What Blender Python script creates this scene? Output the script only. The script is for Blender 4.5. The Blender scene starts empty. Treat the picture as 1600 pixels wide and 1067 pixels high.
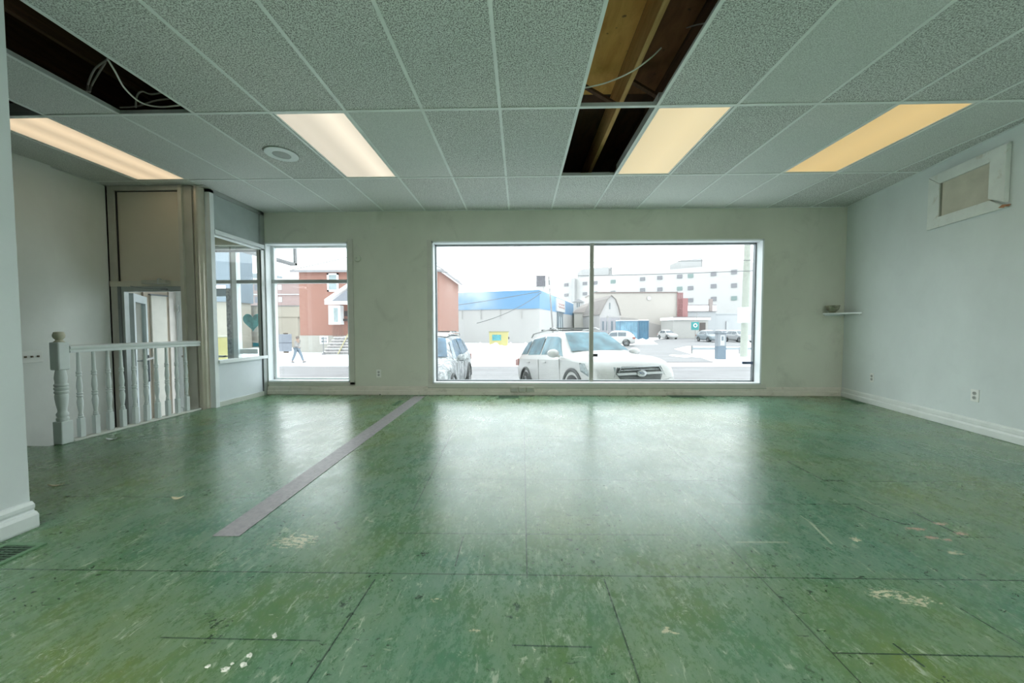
import bpy, bmesh, math, random
from math import sin, cos, pi, radians
from mathutils import Vector, Matrix

S = bpy.context.scene
COL = S.collection
random.seed(7)

# ------------------------------------------------------------------ camera (measured from the ceiling grid)
FPX = 544.68
PITCH, YAW, ROLL = -0.036353, -0.023031, -0.001397
CAMZ = 0.977
H = 2.696          # suspended ceiling height
D = 5.116          # inner face of the street wall
X0, Y0, T = -0.157, 2.786, 0.61   # ceiling grid origin and module

_cy, _sy, _cp, _sp = cos(YAW), sin(YAW), cos(PITCH), sin(PITCH)
F_ = Vector((_sy * _cp, _cy * _cp, _sp))
R0 = Vector((_cy, -_sy, 0))
U0 = R0.cross(F_)
R_ = cos(ROLL) * R0 + sin(ROLL) * U0
U_ = -sin(ROLL) * R0 + cos(ROLL) * U0
EYE = Vector((0, 0, CAMZ))

cam_data = bpy.data.cameras.new('camera')
cam_data.sensor_width = 36.0
cam_data.lens = FPX / 1600 * 36
cam_data.clip_start = 0.05
cam_data.clip_end = 1000
camera = bpy.data.objects.new('camera', cam_data)
COL.objects.link(camera)
mw = Matrix.Identity(4)
for r in range(3):
    mw[r][0], mw[r][1], mw[r][2], mw[r][3] = R_[r], U_[r], -F_[r], EYE[r]
camera.matrix_world = mw
S.camera = camera

# ------------------------------------------------------------------ sky and exposure
world = bpy.data.worlds.new('overcast_sky')
S.world = world
world.use_nodes = True
bg = world.node_tree.nodes['Background']
bg.inputs['Color'].default_value = (0.93, 0.97, 1.0, 1)
bg.inputs['Strength'].default_value = 1.6
S.view_settings.view_transform = 'Standard'
S.view_settings.look = 'None'
S.view_settings.gamma = 1.0
S.view_settings.use_curve_mapping = False
S.view_settings.exposure = 1.4
FILL_BACK = 9.5      # radiance of the unseen fill troffers added behind the camera


# measuring helpers: the real place of a point the photograph shows on a known plane
def ray(u, v):
    return F_ + R_ * ((u - 800) / FPX) - U_ * ((v - 533.5) / FPX)
def atX(u, v, x):
    d = ray(u, v); return EYE + d * (x / d.x)
def atY(u, v, y):
    d = ray(u, v); return EYE + d * (y / d.y)
def atZ(u, v, z=0.0):
    d = ray(u, v); return EYE + d * ((z - CAMZ) / d.z)


# ------------------------------------------------------------------ materials
MATS = {}
OUTK = 1.0        # reflectance scale for the sunless street surfaces
def lin(c):
    return tuple(((x / 255) / 12.92 if x / 255 <= 0.04045 else ((x / 255 + 0.055) / 1.055) ** 2.4) for x in c)

class NT:
    """small wrapper to write node graphs briefly"""
    def __init__(s, m):
        m.use_nodes = True
        s.nt = m.node_tree
        s.bsdf = s.nt.nodes['Principled BSDF']
        s.pos = s.nt.nodes.new('ShaderNodeNewGeometry').outputs['Position']
    def put(s, sock, v):
        if isinstance(v, bpy.types.NodeSocket): s.nt.links.new(v, sock)
        elif v is not None: sock.default_value = v
    def node(s, typ, outs=0, **kw):
        n = s.nt.nodes.new(typ)
        ins = kw.pop('ins', {})
        for k, v in kw.items(): setattr(n, k, v)
        for k, v in ins.items(): s.put(n.inputs[k], v)
        return n.outputs[outs]
    def math(s, op, a, b=None, c=None, clamp=False):
        n = s.nt.nodes.new('ShaderNodeMath'); n.operation = op; n.use_clamp = clamp
        s.put(n.inputs[0], a)
        if b is not None: s.put(n.inputs[1], b)
        if c is not None: s.put(n.inputs[2], c)
        return n.outputs[0]
    def mapping(s, vec, scale=(1, 1, 1), rot=(0, 0, 0), loc=(0, 0, 0)):
        return s.node('ShaderNodeMapping', ins={'Vector': vec, 'Scale': scale, 'Rotation': rot, 'Location': loc})
    def noise(s, vec, scale, detail=3, rough=0.5, dist=0.0):
        return s.node('ShaderNodeTexNoise', ins={'Vector': vec, 'Scale': scale, 'Detail': detail, 'Roughness': rough, 'Distortion': dist})
    def ramp(s, fac, stops):
        n = s.nt.nodes.new('ShaderNodeValToRGB')
        s.put(n.inputs[0], fac)
        el = n.color_ramp.elements
        while len(el) < len(stops): el.new(0.5)
        for e, (p, c) in zip(el, stops):
            e.position = p
            e.color = (c, c, c, 1) if isinstance(c, (int, float)) else (*c[:3], 1)
        return n.outputs[0]
    def mix(s, fac, a, b, blend='MIX'):
        n = s.nt.nodes.new('ShaderNodeMix'); n.data_type = 'RGBA'; n.blend_type = blend
        s.put(n.inputs[0], fac)
        s.put(n.inputs[6], (*a[:3], 1) if isinstance(a, tuple) else a)
        s.put(n.inputs[7], (*b[:3], 1) if isinstance(b, tuple) else b)
        return n.outputs[2]
    def bump(s, h, strength=0.2, dist=0.01):
        o = s.node('ShaderNodeBump', ins={'Height': h, 'Strength': strength, 'Distance': dist})
        s.nt.links.new(o, s.bsdf.inputs['Normal'])

def mat(name, col, rough=0.6, metal=0.0, var=0.06, scale=6.0, spec=0.5, dirt=None, bump=0.0):
    """painted or plain surface with a little procedural unevenness"""
    if name in MATS: return MATS[name]
    m = bpy.data.materials.new(name); t = NT(m)
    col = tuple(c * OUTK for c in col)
    n = t.noise(t.pos, scale, 4, 0.6)
    a = tuple(max(0, c * (1 - var)) for c in col); b = tuple(min(1, c * (1 + var)) for c in col)
    c = t.mix(t.ramp(n, [(0.3, 0.0), (0.7, 1.0)]), a, b)
    if dirt:
        dcol, amt, dsc = dirt
        k = t.noise(t.mapping(t.pos, (1, 1, 1), (0, 0, 0), (3, 5, 1)), dsc, 6, 0.7, 0.5)
        c = t.mix(t.ramp(k, [(0.55, 0.0), (0.75, amt)]), c, dcol)
    t.put(t.bsdf.inputs['Base Color'], c)
    t.bsdf.inputs['Roughness'].default_value = rough
    t.bsdf.inputs['Metallic'].default_value = metal
    t.bsdf.inputs['Specular IOR Level'].default_value = spec
    if bump: t.bump(t.noise(t.pos, 90, 3), bump, 0.003)
    MATS[name] = m
    return m

def emissive(name, col, strength, hot=None):
    m = bpy.data.materials.new(name); t = NT(m)
    if hot:   # fluorescent tubes glowing through the lens: brighter bands along the fixture
        xc, ws = hot
        x = t.node('ShaderNodeSeparateXYZ', 0, ins={0: t.pos})
        g = 0.0
        for cx, w, k in ws:
            d = t.math('ABSOLUTE', t.math('SUBTRACT', x, xc + cx))
            e = t.math('MULTIPLY', t.math('SMOOTH_MAX', t.math('SUBTRACT', 1.0, t.math('DIVIDE', d, w)), 0.0, 0.3), k)
            g = e if g == 0.0 else t.math('ADD', g, e)
        st = t.math('ADD', t.math('MULTIPLY', g, strength * 0.6), strength * 0.62)
    else:
        st = strength
    t.put(t.bsdf.inputs['Base Color'], (0.3, 0.3, 0.3, 1))
    t.put(t.bsdf.inputs['Emission Color'], (*col, 1))
    t.put(t.bsdf.inputs['Emission Strength'], st)
    t.bsdf.inputs['Roughness'].default_value = 0.5
    return m

def glass_mat(name, tint=(0.96, 0.985, 0.98), refl=0.05):
    m = bpy.data.materials.new(name); m.use_nodes = True
    nt = m.node_tree; nt.nodes.clear()
    o = nt.nodes.new('ShaderNodeOutputMaterial'); mx = nt.nodes.new('ShaderNodeMixShader')
    tr = nt.nodes.new('ShaderNodeBsdfTransparent'); gl = nt.nodes.new('ShaderNodeBsdfGlossy')
    tr.inputs[0].default_value = (*tint, 1); gl.inputs['Roughness'].default_value = 0.02
    mx.inputs[0].default_value = refl
    nt.links.new(tr.outputs[0], mx.inputs[1]); nt.links.new(gl.outputs[0], mx.inputs[2]); nt.links.new(mx.outputs[0], o.inputs[0])
    return m

def wall_mat(name, col, stain=(0.30, 0.27, 0.18), amt=0.55):
    m = bpy.data.materials.new(name); t = NT(m)
    n = t.noise(t.mapping(t.pos, (1, 1, 0.6)), 1.3, 5, 0.6)
    c = t.mix(t.ramp(n, [(0.3, 0.0), (0.72, 1.0)]), tuple(x * 0.9 for x in col), tuple(min(1, x * 1.05) for x in col))
    blot = t.noise(t.mapping(t.pos, (1, 1, 1), (0, 0, 0), (11, 2, 4)), 2.1, 6, 0.7, 0.8)
    c = t.mix(t.ramp(blot, [(0.56, 0.0), (0.74, amt)]), c, tuple(x * 0.72 for x in col))
    fine = t.noise(t.mapping(t.pos, (1, 1, 1), (0, 0, 0), (1, 7, 9)), 24, 3, 0.8)
    c = t.mix(t.ramp(fine, [(0.74, 0.0), (0.79, 0.55)]), c, stain)
    t.put(t.bsdf.inputs['Base Color'], c)
    t.bsdf.inputs['Roughness'].default_value = 0.55
    t.bump(t.noise(t.pos, 35, 4), 0.15, 0.004)
    return m

def tile_mat(name='mineral_fibre_tile', sc=130, dark=(0.22, 0.22, 0.215), lit=0.8):
    m = bpy.data.materials.new(name); t = NT(m)
    vec = t.pos
    n1 = t.noise(vec, sc, 3, 0.65)
    n2 = t.noise(t.mapping(vec, (1, 1, 1), (0, 0, 0.5)), 210, 2, 0.6)
    g = t.math('ADD', t.math('MULTIPLY', n1, 0.65), t.math('MULTIPLY', n2, 0.35))
    big = t.noise(vec, 0.8, 2)
    base = t.mix(t.ramp(big, [(0.35, 0.0), (0.65, 1.0)]), (0.70, 0.74, 0.715), (0.78, 0.785, 0.76))
    c = t.mix(t.ramp(g, [(0.43, 1.0), (0.52, 0.0)]), base, dark)
    c = t.mix(t.ramp(g, [(0.53, 0.0), (0.62, lit)]), c, (0.86, 0.88, 0.86))
    t.put(t.bsdf.inputs['Base Color'], c)
    t.bsdf.inputs['Roughness'].default_value = 0.95
    t.bump(g, 0.5, 0.004)
    return m

def brick_mat(name, c1, c2, mortar, sx, scale=4.0):
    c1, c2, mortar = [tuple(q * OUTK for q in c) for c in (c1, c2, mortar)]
    m = bpy.data.materials.new(name); t = NT(m)
    sep = t.nt.nodes.new('ShaderNodeSeparateXYZ'); t.put(sep.inputs[0], t.pos)
    cb = t.nt.nodes.new('ShaderNodeCombineXYZ')
    t.put(cb.inputs[0], t.math('ADD', sep.outputs[0], sep.outputs[1])); t.put(cb.inputs[1], sep.outputs[2])
    b = t.nt.nodes.new('ShaderNodeTexBrick')
    t.put(b.inputs['Vector'], cb.outputs[0])
    b.inputs['Color1'].default_value = (*c1, 1); b.inputs['Color2'].default_value = (*c2, 1); b.inputs['Mortar'].default_value = (*mortar, 1)
    b.inputs['Scale'].default_value = scale; b.inputs['Mortar Size'].default_value = 0.015
    t.put(t.bsdf.inputs['Base Color'], t.mix(t.ramp(t.noise(t.pos, 0.9, 4), [(0.35, 0.0), (0.7, 0.35)]), b.outputs[0], c2))
    t.bsdf.inputs['Roughness'].default_value = 0.9
    return m

def wood_mat(name, c1, c2, stretch=(8, 1, 8)):
    m = bpy.data.materials.new(name); t = NT(m)
    n = t.noise(t.mapping(t.pos, stretch), 3.0, 6, 0.6, 0.6)
    c = t.mix(t.ramp(n, [(0.3, 0.0), (0.7, 1.0)]), c1, c2)
    k = t.noise(t.pos, 14, 3, 0.5)
    c = t.mix(t.ramp(k, [(0.68, 0.0), (0.74, 0.8)]), c, (0.05, 0.025, 0.01))
    t.put(t.bsdf.inputs['Base Color'], c)
    t.bsdf.inputs['Roughness'].default_value = 0.85
    return m

def floor_mat():
    m = bpy.data.materials.new('worn_green_floor_paint'); t = NT(m)
    P = t.pos
    sep = t.nt.nodes.new('ShaderNodeSeparateXYZ'); t.put(sep.inputs[0], P)
    x, y = sep.outputs[0], sep.outputs[1]
    # broad tone: teal to olive
    n0 = t.noise(P, 0.8, 5, 0.62)
    c = t.mix(t.ramp(n0, [(0.40, 0.0), (0.62, 1.0)]), (0.055, 0.185, 0.108), (0.125, 0.200, 0.045))
    n1 = t.noise(t.mapping(P, (1, 1, 1), (0, 0, 0), (5, 3, 0)), 3.2, 6, 0.68, 0.4)
    c = t.mix(t.ramp(n1, [(0.38, 0.0), (0.68, 0.60)]), c, (0.155, 0.265, 0.185))
    n2 = t.noise(t.mapping(P, (6.5, 2.4, 1), (0, 0, -0.8)), 2.4, 8, 0.78, 0.6)
    c = t.mix(t.ramp(n2, [(0.48, 0.0), (0.68, 0.34)]), c, (0.24, 0.34, 0.25))
    n2b = t.noise(t.mapping(P, (5, 2.6, 1), (0, 0, -0.6), (4, 9, 0)), 4.2, 7, 0.78, 0.5)
    c = t.mix(t.ramp(n2b, [(0.50, 0.0), (0.72, 0.32)]), c, (0.03, 0.11, 0.05))
    ng = t.noise(t.mapping(P, (1.4, 1, 1), (0, 0, -0.6)), 42, 5, 0.8)
    c = t.mix(t.ramp(ng, [(0.50, 0.0), (0.64, 0.22)]), c, (0.28, 0.37, 0.27))
    c = t.mix(t.ramp(ng, [(0.34, 0.3), (0.46, 0.0)]), c, (0.03, 0.10, 0.05))
    nd = t.noise(t.mapping(P, (16, 4.5, 1), (0, 0, -0.85), (2, 7, 0)), 2.6, 5, 0.75, 0.8)
    c = t.mix(t.ramp(nd, [(0.595, 0.0), (0.65, 0.7)]), c, (0.47, 0.55, 0.42))
    # scuffs running off to the upper right
    n3 = t.noise(t.mapping(P, (30, 3.0, 1), (0, 0, -0.75)), 1.5, 5, 0.75, 1.0)
    mk = t.noise(t.mapping(P, (1, 1, 1), (0, 0, 0), (8, 1, 0)), 1.3, 2, 0.5)
    sc = t.math('MULTIPLY', t.ramp(n3, [(0.60, 0.0), (0.68, 0.85)]), t.ramp(mk, [(0.43, 0.0), (0.6, 1.0)]))
    c = t.mix(sc, c, (0.50, 0.60, 0.45))
    # pale blotches where the paint has worn to the board
    n4 = t.noise(t.mapping(P, (1, 1.6, 1), (0, 0, 0.4), (2, 6, 0)), 9.5, 5, 0.75, 1.4)
    mk2 = t.noise(t.mapping(P, (1, 1, 1), (0, 0, 0), (17, 4, 0)), 0.9, 2, 0.5)
    sc2 = t.math('MULTIPLY', t.ramp(n4, [(0.64, 0.0), (0.69, 0.75)]), t.ramp(mk2, [(0.42, 0.0), (0.62, 1.0)]))
    c = t.mix(sc2, c, (0.48, 0.55, 0.40))
    # dark chips
    n5 = t.noise(t.mapping(P, (1, 1.7, 1), (0, 0, 0.2), (9, 2, 0)), 30, 3, 0.6, 0.8)
    mk3 = t.noise(t.mapping(P, (1, 1, 1), (0, 0, 0), (1, 14, 0)), 1.7, 2, 0.5)
    sc3 = t.math('MULTIPLY', t.ramp(n5, [(0.635, 0.0), (0.655, 1.0)]), t.ramp(mk3, [(0.45, 0.0), (0.55, 1.0)]))
    c = t.mix(sc3, c, (0.012, 0.045, 0.02))
    # sheet seams and scratches, each a straight line on the floor
    def seg(a, b, w, soft=0.003):
        ax, ay = a.x, a.y; dx, dy = b.x - ax, b.y - ay
        L = math.hypot(dx, dy); ux, uy = dx / L, dy / L
        px = t.math('SUBTRACT', x, ax); py = t.math('SUBTRACT', y, ay)
        al = t.math('ADD', t.math('MULTIPLY', px, ux), t.math('MULTIPLY', py, uy))
        pe = t.math('ABSOLUTE', t.math('SUBTRACT', t.math('MULTIPLY', px, -uy), t.math('MULTIPLY', py, -ux)))
        inn = t.math('LESS_THAN', t.math('ABSOLUTE', t.math('SUBTRACT', al, L / 2)), L / 2)
        ln = t.math('SUBTRACT', 1.0, t.math('DIVIDE', t.math('SUBTRACT', pe, w), soft), clamp=True)
        return t.math('MULTIPLY', inn, ln)
    def lines(segs, col, k, c):
        tot = None
        for (u0, v0, u1, v1, w) in segs:
            q = seg(atZ(u0, v0), atZ(u1, v1), w)
            tot = q if tot is None else t.math('MAXIMUM', tot, q)
        return t.mix(t.math('MULTIPLY', tot, k), c, col)
    seams = [(0, 889, 1600, 907, .0012), (819, 655, 823.5, 903, .0012), (705, 680, 646, 797, .0010), (716, 655, 690, 707, .0008),
             (586, 905, 480, 1067, .0014), (944, 905, 1000, 1067, .0012), (660, 681, 1120, 682, .0006), (650, 748, 1300, 752, .0008),
             (620, 833, 1060, 836, .0006), (800, 1008, 925, 1011, .0010), (250, 996, 500, 1001, .0006), (923, 627, 966, 670, .0008),
             (1020, 675, 1075, 725, .0008), (1060, 703, 1160, 785, .0008), (1090, 800, 1345, 1067, .0007), (1500, 950, 1600, 1010, .0009),
             (1300, 1020, 1600, 1026, .0010), (1300, 752, 1600, 753, .0008), (1130, 787, 1415, 788, .0010), (1430, 838, 1560, 840, .0008),
             (100, 775, 420, 778, .0006), (724, 838, 711, 885, .0008), (1230, 721, 1287, 750, .0045), (1287, 750, 1318, 751, .0045),
             (1230, 721, 1258, 722, .0045), (1335, 790, 1372, 808, .0045), (1372, 808, 1415, 819, .0045), (1425, 800, 1505, 838, .0045),
             (1395, 1005, 1445, 1042, .0022)]
    c = lines(seams, (0.015, 0.05, 0.028), 1.0, c)
    scr = [(1320, 768, 1410, 808, .0025), (1328, 752, 1440, 800, .0015), (1150, 847, 1232, 847, .0035), (1265, 722, 1272, 728, .002),
           (1010, 700, 1080, 712, .0015), (1265, 815, 1300, 850, .004), (1250, 805, 1275, 822, .002)]
    c = lines(scr, (0.55, 0.60, 0.45), 0.55, c)
    # bare patches by the cut-out on the right, and the cluster of pale flecks
    def blob(u, v, rx, ry):
        p = atZ(u, v)
        a = t.math('DIVIDE', t.math('SUBTRACT', x, p.x), rx); b = t.math('DIVIDE', t.math('SUBTRACT', y, p.y), ry)
        return t.math('SUBTRACT', 1.0, t.math('ADD', t.math('MULTIPLY', a, a), t.math('MULTIPLY', b, b)), clamp=True)
    def blobs(lst):
        tot = None
        for q in lst:
            r_ = blob(*q); tot = r_ if tot is None else t.math('MAXIMUM', tot, r_)
        return tot
    jag = t.noise(P, 46, 4, 0.7)
    pink = t.math('GREATER_THAN', t.math('ADD', t.math('MULTIPLY', 0.3, blobs([(1428, 826, .07, .025), (1470, 818, .06, .02), (1500, 833, .06, .025), (1455, 840, .05, .02), (1480, 843, .05, .015)])), jag), 0.73)
    c = t.mix(t.math('MULTIPLY', pink, 0.8), c, (0.62, 0.42, 0.33))
    jag2 = t.noise(t.mapping(P, (1, 2.5, 1), (0, 0, 0.35)), 34, 4, 0.7)
    fl = t.math('GREATER_THAN', t.math('ADD', t.math('MULTIPLY', blobs([(1387, 928, .11, .045), (1432, 938, .10, .035), (1336, 842, .04, .03), (1490, 863, .05, .03), (462, 845, .16, .08), (1041, 984, .035, .03), (1050, 988, .02, .02), (740, 985, .03, .012), (682, 937, .03, .015)]), 0.22), jag2), 0.69)
    c = t.mix(t.math('MULTIPLY', fl, 0.9), c, (0.62, 0.60, 0.42))
    dk = t.math('GREATER_THAN', t.math('ADD', t.math('MULTIPLY', blobs([(1415, 819, .05, .012), (540, 940, .05, .04), (660, 865, .05, .03), (923, 876, .02, .012), (342, 975, .07, .05), (335, 1000, .05, .03), (750, 869, .04, .01), (1110, 862, .03, .03), (1093, 852, .03, .02), (1295, 726, .04, .012), (1475, 766, .04, .012), (805, 947, .04, .04), (795, 962, .03, .02), (1474, 1065, .06, .03), (655, 932, .03, .03)]), 0.26), jag), 0.76)
    c = t.mix(t.math('MULTIPLY', dk, 0.9), c, (0.012, 0.045, 0.02))
    t.put(t.bsdf.inputs['Base Color'], c)
    rg = t.math('ADD', t.math('MULTIPLY', n1, 0.26), t.math('MULTIPLY', ng, 0.30))
    rg = t.math('ADD', rg, t.math('MULTIPLY', t.math('SUBTRACT', n2, 0.5), 0.3))
    rg = t.math('MAXIMUM', rg, 0.16)
    rg = t.math('ADD', rg, t.math('MULTIPLY', sc2, 0.2))
    t.put(t.bsdf.inputs['Roughness'], rg)
    t.bsdf.inputs['Specular IOR Level'].default_value = 0.85
    bh = t.math('ADD', t.math('MULTIPLY', n2, 0.8), t.math('MULTIPLY', n1, 0.6))
    t.bump(bh, 0.14, 0.005)
    return m

def snow_mat(name, dirty=0.0, ice=(0.55, 0.53, 0.52)):
    m = bpy.data.materials.new(name); t = NT(m)
    n = t.noise(t.mapping(t.pos, (0.35, 1.4, 1)), 0.8, 6, 0.65, 0.5)
    c = t.mix(t.ramp(n, [(0.55 - dirty * 0.2, 0.0), (0.75, dirty)]), (0.86, 0.88, 0.90), ice)
    t.put(t.bsdf.inputs['Base Color'], c)
    t.bsdf.inputs['Roughness'].default_value = 0.8
    return m

GREEN = floor_mat()
TILE = tile_mat()
TILE_FINE = tile_mat('fine_mineral_tile', 190, (0.45, 0.47, 0.455), 0.45)
TEE = mat('grid_enamel', (0.80, 0.84, 0.82), 0.4)
TEE_SIDE = mat('grid_web', (0.42, 0.46, 0.44), 0.5)
WALL_BACK = wall_mat('street_wall_paint', (0.625, 0.650, 0.555))
WALL_RIGHT = wall_mat('right_wall_paint', (0.675, 0.735, 0.72), amt=0.15)
WALL_NEAR = wall_mat('near_wall_paint', (0.63, 0.69, 0.70), amt=0.25)
WALL_LEFT = wall_mat('stair_wall_paint', (0.78, 0.81, 0.77), amt=0.12)
WALL_REAR = wall_mat('rear_wall_paint', (0.70, 0.74, 0.71))
CREAM = mat('cream_baseboard', (0.66, 0.635, 0.55), 0.45, dirt=((0.25, 0.22, 0.13), 0.5, 7))
WHITE_TRIM = mat('white_trim', (0.80, 0.85, 0.86), 0.4, var=0.03)
WHITE_PAINT = mat('white_gloss_paint', (0.72, 0.78, 0.77), 0.35, var=0.04)
REVEAL = mat('window_reveal_white', (0.84, 0.88, 0.90), 0.45, var=0.02)
CASING = mat('casing_paint', (0.55, 0.555, 0.49), 0.5)
ALU = mat('aluminium', (0.42, 0.45, 0.44), 0.4, 0.5)
ALU_DARK = mat('dark_aluminium', (0.20, 0.22, 0.23), 0.4, 0.4)
ALU_BRONZE = mat('bronze_aluminium', (0.36, 0.36, 0.32), 0.4, 0.4)
BEIGE_METAL = mat('beige_painted_post', (0.52, 0.51, 0.45), 0.4)
PANEL_BEIGE = mat('beige_panel', (0.66, 0.61, 0.50), 0.5, var=0.04, scale=1.5)
PANEL_WHITE = mat('white_panel', (0.68, 0.74, 0.78), 0.45, var=0.03)
GLASS = glass_mat('window_glass')
GLASS_DOOR = glass_mat('door_glass', (0.90, 0.93, 0.93), 0.06)
BLACK = mat('black_plastic', (0.02, 0.02, 0.025), 0.5)
PLASTIC = mat('ivory_plastic', (0.78, 0.80, 0.76), 0.35, var=0.02)
PLASTIC_GREY = mat('grey_plastic', (0.40, 0.42, 0.39), 0.4)
HOLE = mat('dark_slot', (0.02, 0.02, 0.02), 0.8)
JOIST = wood_mat('joist_wood', (0.55, 0.30, 0.11), (0.75, 0.47, 0.20))
DECK = wood_mat('plywood_deck', (0.62, 0.30, 0.07), (0.86, 0.50, 0.15), (3, 1, 1))
STEEL = mat('galvanised_housing', (0.52, 0.55, 0.53), 0.45, 0.3)
CABLE_MAT = mat('white_cable', (0.72, 0.70, 0.64), 0.5)
CABLE_DARK = mat('grey_cable', (0.30, 0.26, 0.24), 0.5)


# ------------------------------------------------------------------ mesh tools
class MB:
    def __init__(s): s.v = []; s.f = []; s.m = []; s.mi = 0
    def face(s, pts):
        n = len(s.v); s.v += [tuple(p) for p in pts]; s.f.append(list(range(n, n + len(pts)))); s.m.append(s.mi); return s
    def grid(s, rows, cu=False, cv=False, cap=False):
        n = len(s.v); R = len(rows); C = len(rows[0])
        for r in rows: s.v += [tuple(p) for p in r]
        for i in range(R if cu else R - 1):
            for j in range(C if cv else C - 1):
                a = n + i * C + j; b = n + i * C + (j + 1) % C
                c_ = n + ((i + 1) % R) * C + (j + 1) % C; d = n + ((i + 1) % R) * C + j
                s.f.append([a, b, c_, d]); s.m.append(s.mi)
        if cap:
            s.f.append([n + j for j in range(C)][::-1]); s.m.append(s.mi)
            s.f.append([n + (R - 1) * C + j for j in range(C)]); s.m.append(s.mi)
        return s
    def box(s, x0, x1, y0, y1, z0, z1, M=None):
        p = [(x0, y0, z0), (x1, y0, z0), (x1, y1, z0), (x0, y1, z0), (x0, y0, z1), (x1, y0, z1), (x1, y1, z1), (x0, y1, z1)]
        if M is not None: p = [M @ Vector(q) for q in p]
        n = len(s.v); s.v += [tuple(q) for q in p]
        for f in ((0, 3, 2, 1), (4, 5, 6, 7), (0, 1, 5, 4), (1, 2, 6, 5), (2, 3, 7, 6), (3, 0, 4, 7)):
            s.f.append([n + k for k in f]); s.m.append(s.mi)
        return s
    def prism(s, pts, d):
        """closed outline pts extruded by the vector d"""
        d = Vector(d); a = [Vector(p) for p in pts]; b = [p + d for p in a]
        n = len(s.v); k = len(a); s.v += [tuple(p) for p in a + b]
        s.f.append([n + i for i in range(k)][::-1]); s.m.append(s.mi)
        s.f.append([n + k + i for i in range(k)]); s.m.append(s.mi)
        for i in range(k):
            j = (i + 1) % k; s.f.append([n + i, n + j, n + k + j, n + k + i]); s.m.append(s.mi)
        return s
    def lathe(s, prof, c=(0, 0, 0), n=24, M=None):
        rows = []
        for r, z in prof:
            ring = [Vector((r * cos(2 * pi * k / n), r * sin(2 * pi * k / n), z)) for k in range(n)]
            rows.append([(M @ q if M is not None else q) + Vector(c) for q in ring])
        return s.grid(rows, cv=True, cap=True)
    def tube(s, path, r, n=8, rs=None):
        path = [Vector(p) for p in path]; rows = []
        up = Vector((0, 0, 1))
        for i, p in enumerate(path):
            t = (path[min(i + 1, len(path) - 1)] - path[max(i - 1, 0)]).normalized()
            a = t.cross(up)
            if a.length < 1e-3: a = t.cross(Vector((0, 1, 0)))
            a.normalize(); b = t.cross(a)
            rr = rs[i] if rs else r
            rows.append([p + a * (rr * cos(2 * pi * k / n)) + b * (rr * sin(2 * pi * k / n)) for k in range(n)])
        return s.grid(rows, cv=True, cap=True)
    def bar(s, a, b, w, h, up=(0, 0, 1)):
        a, b = Vector(a), Vector(b); t = (b - a).normalized(); up = Vector(up)
        sd = t.cross(up).normalized(); u2 = sd.cross(t)
        rows = [[p + sd * (w / 2 * i) + u2 * (h / 2 * j) for i, j in ((-1, -1), (1, -1), (1, 1), (-1, 1))] for p in (a, b)]
        return s.grid(rows, cv=True, cap=True)
    def ball(s, c, r, n=12, sc=(1, 1, 1)):
        rows = []
        for i in range(n + 1):
            a = -pi / 2 + pi * i / n; rr = max(1e-4, cos(a))
            rows.append([(c[0] + r * sc[0] * rr * cos(2 * pi * k / n), c[1] + r * sc[1] * rr * sin(2 * pi * k / n), c[2] + r * sc[2] * sin(a)) for k in range(n)])
        return s.grid(rows, cv=True, cap=True)
    def build(s, name, mats, parent=None, smooth=False, bevel=0.0, local=False, origin=None):
        me = bpy.data.meshes.new(name)
        vs = [Vector(p) for p in s.v]
        if local:
            org = Vector((0, 0, 0)); inv = Matrix.Identity(4)
        else:
            inv = Matrix.Identity(4); q_ = parent
            while q_ is not None: inv = inv @ q_.matrix_basis.inverted(); q_ = q_.parent
            vs = [inv @ p for p in vs]
        mn = Vector([min(p[i] for p in vs) for i in range(3)]); mx = Vector([max(p[i] for p in vs) for i in range(3)])
        org = Vector(((mn.x + mx.x) / 2, (mn.y + mx.y) / 2, mn.z))
        vs = [p - org for p in vs]
        me.from_pydata([tuple(p) for p in vs], [], s.f)
        if not isinstance(mats, (list, tuple)): mats = [mats]
        for q in mats: me.materials.append(q)
        for pl, k in zip(me.polygons, s.m): pl.material_index = min(k, len(mats) - 1); pl.use_smooth = smooth
        bm = bmesh.new(); bm.from_mesh(me)
        bmesh.ops.remove_doubles(bm, verts=bm.verts, dist=1e-5)
        bmesh.ops.recalc_face_normals(bm, faces=bm.faces)
        bm.to_mesh(me); bm.free()
        if smooth:
            try: me.set_sharp_from_angle(angle=radians(40))
            except Exception: pass
        o = bpy.data.objects.new(name, me); COL.objects.link(o)
        o.location = org
        if parent is not None: o.parent = parent
        if bevel:
            b = o.modifiers.new('bevel', 'BEVEL'); b.width = bevel; b.segments = 2; b.limit_method = 'ANGLE'; b.angle_limit = radians(40)
        return o

def tag(o, label=None, cat=None, group=None, kind=None):
    if label: o['label'] = label
    if cat: o['category'] = cat
    if group: o['group'] = group
    if kind: o['kind'] = kind
    return o
def thing(name, label, cat, loc=(0, 0, 0), rz=0.0, group=None):
    o = bpy.data.objects.new(name, None); COL.objects.link(o)
    o.empty_display_size = 0.1
    o.location = loc; o.rotation_euler = (0, 0, rz)
    o.matrix_basis = Matrix.Translation(Vector(loc)) @ Matrix.Rotation(rz, 4, 'Z')
    return tag(o, label, cat, group)
def copy_tree(o, parent=None):
    c = o.copy(); COL.objects.link(c)
    if parent is not None: c.parent = parent
    for ch in list(o.children): copy_tree(ch, c)
    return c
def struct(name, mb, m, parent=None, **kw):
    o = mb.build(name, m, parent, **kw)
    if parent is None: o['kind'] = 'structure'
    return o

# ================================================================== THE ROOM SHELL
PX = -3.81                       # partition plane between shop and vestibule
LX = -4.975                      # left stair wall
STAIR_Y = 2.80                   # floor edge where the steps go down
LOW = -0.63                      # vestibule floor
def RX(y): return 4.645 + 0.2085 * (y - 5.116)   # the right wall runs at a slight angle
TOPZ = 3.28

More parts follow.
